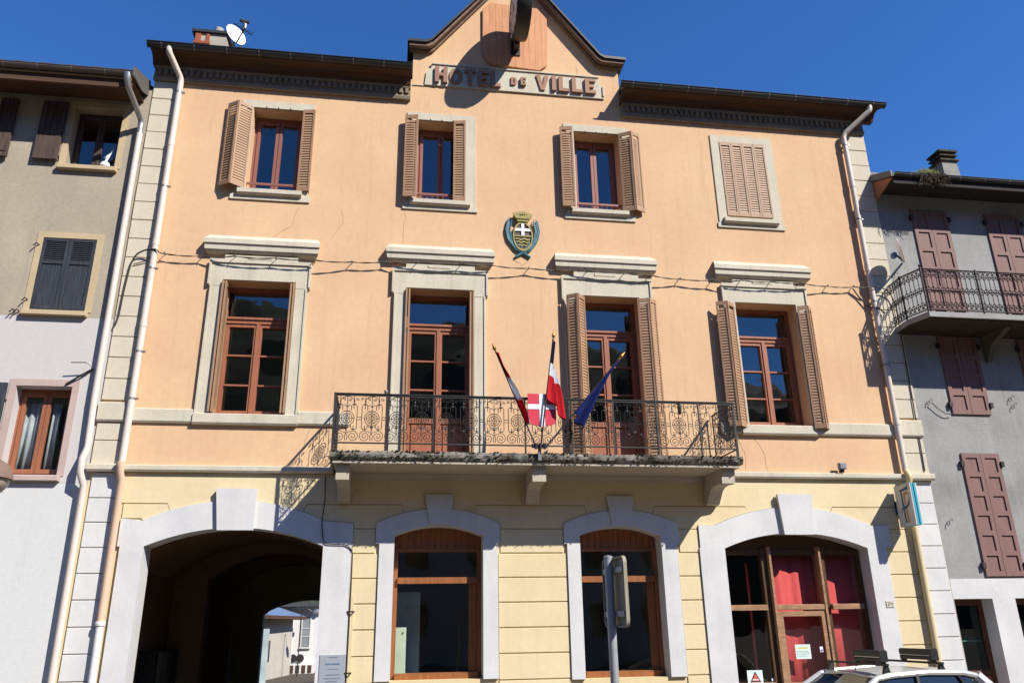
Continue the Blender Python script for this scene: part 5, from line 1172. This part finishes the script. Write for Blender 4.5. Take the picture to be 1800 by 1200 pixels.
o2 = [(-.022, y, z) for y, z in cr_]+[(-.022, y, z) for y, z in inner]+[(-.0005, y, z) for y, z in cr_]+[(-.0005, y, z) for y, z in inner]
n = len(cr_); m.add(o2, [f_ for i in range(n) for f_ in ((i, (i+1) % n, n+(i+1) % n, n+i), (i, 2*n+i, 2*n+(i+1) % n, (i+1) % n), (n+i, n+(i+1) % n, 3*n+(i+1) % n, 3*n+i))])
m.xf(mtx); m.build('panel', mat('beige_sign_back', (.30, .28, .20), .5, .08, 3, .05, metal=.0), TS)
m = MB()
for z in (1.86, 2.17): m.box(-.024, -.0005, -.21, .21, z-.02, z+.02)
m.xf(mtx); m.build('rail', gp, TS)
MB().lathe([(.034, 2.262), (.034, 2.275), (.01, 2.282)], (px, py, 0), n=14).build('cap', gp, TS)

LM = thing('street_lamp', 'brown capped street lamp with milky bowl at the left edge of the view', 'street lamp', (-4.86, -3, GZ))
lb = mat('brown_lamp_paint', (.19, .13, .10), .5, .1, 4, .05)
lx, ly = -4.80, -3.0
MB().lathe([(.03, 3.78), (.12, 3.755), (.24, 3.68), (.30, 3.58), (.315, 3.50), (.305, 3.50), (.28, 3.57)], (lx, ly, 0), n=28).build('cap', lb, LM, smooth=True)
MB().lathe([(.285, 3.50), (.275, 3.44), (.22, 3.36), (.12, 3.30), (.03, 3.285)], (lx, ly, 0), n=24).build('bowl', mat('dirty_lamp_bowl', (.36, .31, .24), .3, .1, 4, .05), LM, smooth=True)
MB().tube([(lx, ly, 3.29), (lx, ly, 3.1), (lx, ly, 2.4), (lx, ly, GZ)], [.07, .052, .055, .075], 14).build('post', mat('dark_blue_post', (.02, .022, .07), .4, .1, 4, .05), LM, smooth=True)
m = MB(); m.lathe([(.09, 2.08), (.13, 2.12), (.13, 2.30), (.09, 2.34)], (lx, ly, 0), n=16); m.build('collar', mat('blue_collar', (.02, .03, .16), .4), LM)

# ------------------------------------------------------------------ parked car
CAR = thing('parked_car', 'silver hatchback with black roof bars and ski carriers parked by the shop', 'car', (5.62, -3.22, GZ))
silver = mat('silver_car_paint', (.60, .58, .53), .28, .03, 2, .0, spec=.6, metal=.35); blk = mat('black_plastic', (.018, .018, .018), .45, .1, 5, .05, spec=.4)
cglass = mat('car_glass', (.015, .02, .022), .03, .1, 1, .0, spec=.8); tyre = mat('tyre_rubber', (.02, .02, .02), .9); rim = mat('alloy_rim', (.45, .45, .45), .3, .05, metal=.8)
ca = math.radians(4); CMX = Matrix.Translation((5.62, -3.22, GZ)) @ Matrix.Rotation(ca, 4, 'Z')   # local x: nose (-) to tail (+)
def cb(m, name, mt, par=None, smooth=True): return m.xf(CMX).build(name, mt, par or CAR, smooth=smooth)
def loft(secs, m):
    k = len(secs[0]); o = [p for s_ in secs for p in s_]
    fs = [(i*k+j, i*k+(j+1) % k, (i+1)*k+(j+1) % k, (i+1)*k+j) for i in range(len(secs)-1) for j in range(k)]
    fs += [list(range(k)), [(len(secs)-1)*k+j for j in range(k-1, -1, -1)]]; m.add(o, fs); return m
def bsec(x, hw, zb, zt, crown=.03):      # closed body section across the car
    return [(x, -hw*.93, zb), (x, -hw, zb+.14), (x, -hw*1.0, zb+(zt-zb)*.6), (x, -hw*.965, zt-.03), (x, -hw*.90, zt), (x, 0, zt+crown), (x, hw*.90, zt), (x, hw*.965, zt-.03), (x, hw, zb+(zt-zb)*.6), (x, hw, zb+.14), (x, hw*.93, zb)]
body = loft([bsec(-1.98, .52, .30, .56), bsec(-1.88, .72, .22, .68), bsec(-1.6, .82, .20, .76), bsec(-1.0, .845, .20, .86), bsec(-.55, .85, .20, .93), bsec(.6, .85, .20, .95), bsec(1.5, .84, .20, .99), bsec(1.78, .80, .22, .98), bsec(1.92, .74, .30, .90)], MB())
cb(body, 'body', silver)
# glasshouse: (x bottom, x top) stations
def gsec(x, hw, z, crown=.03): return [(x, -hw, z), (x, -hw*.5, z+crown*.75), (x, 0, z+crown), (x, hw*.5, z+crown*.75), (x, hw, z)]
gl_ = MB(); base = [(-.85, .70, .90), (-.45, .76, .93), (.5, .77, .95), (1.45, .74, .98), (1.74, .64, .96)]; topr = [(-.02, .56, 1.385), (.18, .575, 1.415), (.65, .575, 1.435), (1.15, .555, 1.42), (1.36, .52, 1.38)]
for sg in (-1, 1):
    q = [(x, sg*y, z) for x, y, z in base]+[(x, sg*y, z) for x, y, z in topr]
    gl_.add(q, [(i, i+1, 6+i, 5+i) for i in range(4)])
gl_.add([(base[0][0], -base[0][1], base[0][2]), (base[0][0]-.06, 0, base[0][2]), (base[0][0], base[0][1], base[0][2]), (topr[0][0], topr[0][1], topr[0][2]), (topr[0][0]-.03, 0, topr[0][2]+.03), (topr[0][0], -topr[0][1], topr[0][2])], [(0, 1, 4, 5), (1, 2, 3, 4)])
gl_.add([(base[4][0], -base[4][1], base[4][2]), (base[4][0]+.05, 0, base[4][2]), (base[4][0], base[4][1], base[4][2]), (topr[4][0], topr[4][1], topr[4][2]), (topr[4][0]+.03, 0, topr[4][2]+.03), (topr[4][0], -topr[4][1], topr[4][2])], [(0, 5, 4, 1), (1, 4, 3, 2)])
cb(gl_, 'window', cglass, smooth=False)
rfm = MB(); secs = [gsec(x, y+.012, z+.012, .035) for x, y, z in topr]; k5 = 5
rfm.add([p for s_ in secs for p in s_]+[(x, y, z-.03) for s_ in secs for x, y, z in s_], [(i*k5+j, i*k5+j+1, (i+1)*k5+j+1, (i+1)*k5+j) for i in range(4) for j in range(4)]+[(25+i*k5+j, 25+(i+1)*k5+j, 25+(i+1)*k5+j+1, 25+i*k5+j+1) for i in range(4) for j in range(4)]
  +[(i*k5+e, (i+1)*k5+e, 25+(i+1)*k5+e, 25+i*k5+e) for i in range(4) for e in (0, 4)]+[(e*k5+j, e*k5+j+1, 25+e*k5+j+1, 25+e*k5+j) for e in (0, 4) for j in range(4)])
cb(rfm, 'roof', silver)
for sg in (-1, 1):
    T_ = lambda p_, off=.012: (p_[0], sg*(p_[1]+off), p_[2]+.004)
    for i, r_ in ((0, .035), (4, .075)): cb(MB().tube([T_(base[i]), T_(topr[i])], [r_*1.25, r_], 8), 'pillar', silver)
    mid_b, mid_t = (.38, .772, .94), (.50, .578, 1.425)
    cb(MB().tube([T_(mid_b), T_(mid_t)], .030, 8), 'pillar', blk)
    cb(MB().tube([T_((1.22, .752, .97)), T_((1.06, .56, 1.42))], .02, 6), 'pillar', blk)
    cb(MB().tube([T_(p_, .016) for p_ in topr], .034, 8), 'roof_edge', silver)
    cb(MB().tube([T_(p_, .010) for p_ in base], .014, 6), 'window_trim', blk)
    w_ = MB(); w_.lathe([(.07, -.06), (.10, -.08), (.09, .06), (.07, .07)], (-.62, sg*.93, 1.0), 'x', 10); cb(w_, 'mirror', silver)
    for x in (-1.28, 1.22):
        t_ = cb(MB().lathe([(.20, -.09), (.29, -.10), (.305, -.07), (.305, .07), (.29, .10), (.20, .09)], (x, sg*.77, .305), 'y', 24), 'wheel', tyre)
        rm = MB().lathe([(.19, -.075*1), (.195, -.05), (.195, .09), (.06, .10), (.02, .105)] if sg > 0 else [(.02, -.105), (.06, -.10), (.195, -.09), (.195, .05), (.19, .075)], (x, sg*.77, .305), 'y', 20); cb(rm, 'rim', rim, t_)
    hl = MB(); hl.box(-1.93, -1.70, sg*.62-.13, sg*.62+.13, .56, .70); cb(hl, 'headlight', mat('headlight_glass', (.6, .62, .62), .1), smooth=False)
    tl_ = MB(); tl_.box(1.80, 1.93, sg*.70-.07, sg*.70+.07, .62, .92); cb(tl_, 'tail_light', mat('tail_light_red', (.4, .01, .01), .2), smooth=False)
    hd = MB()
    for x in (.22, 1.05): hd.box(x, x+.16, sg*.855-.012, sg*.855+.012, .80, .83)
    cb(hd, 'handle', silver, smooth=False)
cb(MB().box(-2.0, -1.90, -.25, .25, .36, .47), 'number_plate', MT['shwhite'], smooth=False); cb(MB().box(-1.99, -1.86, -.45, .45, .26, .35), 'grille', blk, smooth=False)
cb(MB().tube([(.10, 0, 1.45), (.12, 0, 1.49), (.16, 0, 1.53)], .006, 5), 'aerial', blk)
for x in (.13, .88):
    b_ = MB(); z = 1.535
    b_.box(x-.02, x+.02, -.60, .60, z-.012, z+.012)
    for sg in (-1, 1): b_.prism([(x-.05, 1.43), (x+.05, 1.43), (x+.022, z-.0125), (x-.022, z-.0125)], sg*.56-.02, sg*.56+.02, 'y')
    br_ = cb(b_, 'roof_bar', blk, smooth=False)
    c_ = MB(); y0_, y1_ = (-.53, -.02) if x < .5 else (-.46, .10)
    c_.prism([(x-.035, z+.03), (x+.035, z+.03), (x+.04, z+.06), (x+.03, z+.075), (x-.03, z+.075), (x-.04, z+.06)], y0_, y1_, 'y'); c_.prism([(x-.04, z+.085), (x+.04, z+.085), (x+.045, z+.13), (x+.025, z+.155), (x-.025, z+.155), (x-.045, z+.13)], y0_, y1_, 'y')
    for yy in (y0_, y1_-.04): c_.box(x-.03, x+.03, yy, yy+.04, z+.0125, z+.0295); c_.box(x-.03, x+.03, yy+.002, yy+.038, z+.0755, z+.0845)
    c_.prism([(x-.05, z+.03), (x+.05, z+.03), (x+.05, z+.15), (x+.02, z+.165), (x-.05, z+.15)], y0_-.03, y0_-.001, 'y')
    cb(c_, 'ski_carrier', blk, br_, smooth=False); cb(MB().box(x-.036, x+.036, y0_+.02, y1_-.02, z+.0755, z+.0845), 'grip_strip', rim, br_, smooth=False)

# house across the square, behind the camera: it shows only as a reflection
OP = thing('house', 'dull grey house across the street that mirrors in the ground floor panes', 'house', (2, -34, GZ))
opm = mat('dull_opposite_render', (.55, .52, .46), .95, .1, 1)
ohs = [rect(-12+3.2*i, -10.8+3.2*i, z, z+1.9) for i in range(9) for z in (1.0, 4.6, 8.0)]
sheet([(-14, GZ-.1), (18, GZ-.1), (18, 10.8), (-14, 10.8)], ohs, 0, .3, MB()).xf(Matrix.Translation((0, -30, 0))).build('wall', opm, OP)
MB().box(-14, 18, -40, -30.35, GZ-.1, 10.7).build('rear_block', MT['room'], OP); MB().prism([(-40.5, 10.81), (-35, 13.4), (-29.5, 10.81)], -14.5, 18.5, 'x').build('roof', MT['roof'], OP)
for h in ohs:
    x0, z0 = h[0]; x1, z1 = h[2]
    f = MB(); f.box(x0, x0+.08, -29.9, -29.82, z0, z1); f.box(x1-.08, x1, -29.9, -29.82, z0, z1); f.box(x0+.08, x1-.08, -29.9, -29.82, z1-.08, z1); f.box(x0+.08, x1-.08, -29.9, -29.82, z0, z0+.08)
    o = f.build('window', MT['stone'], OP); MB().box(x0+.07, x1-.07, -29.87, -29.86, z0+.07, z1-.07).build('pane', cglass, o)
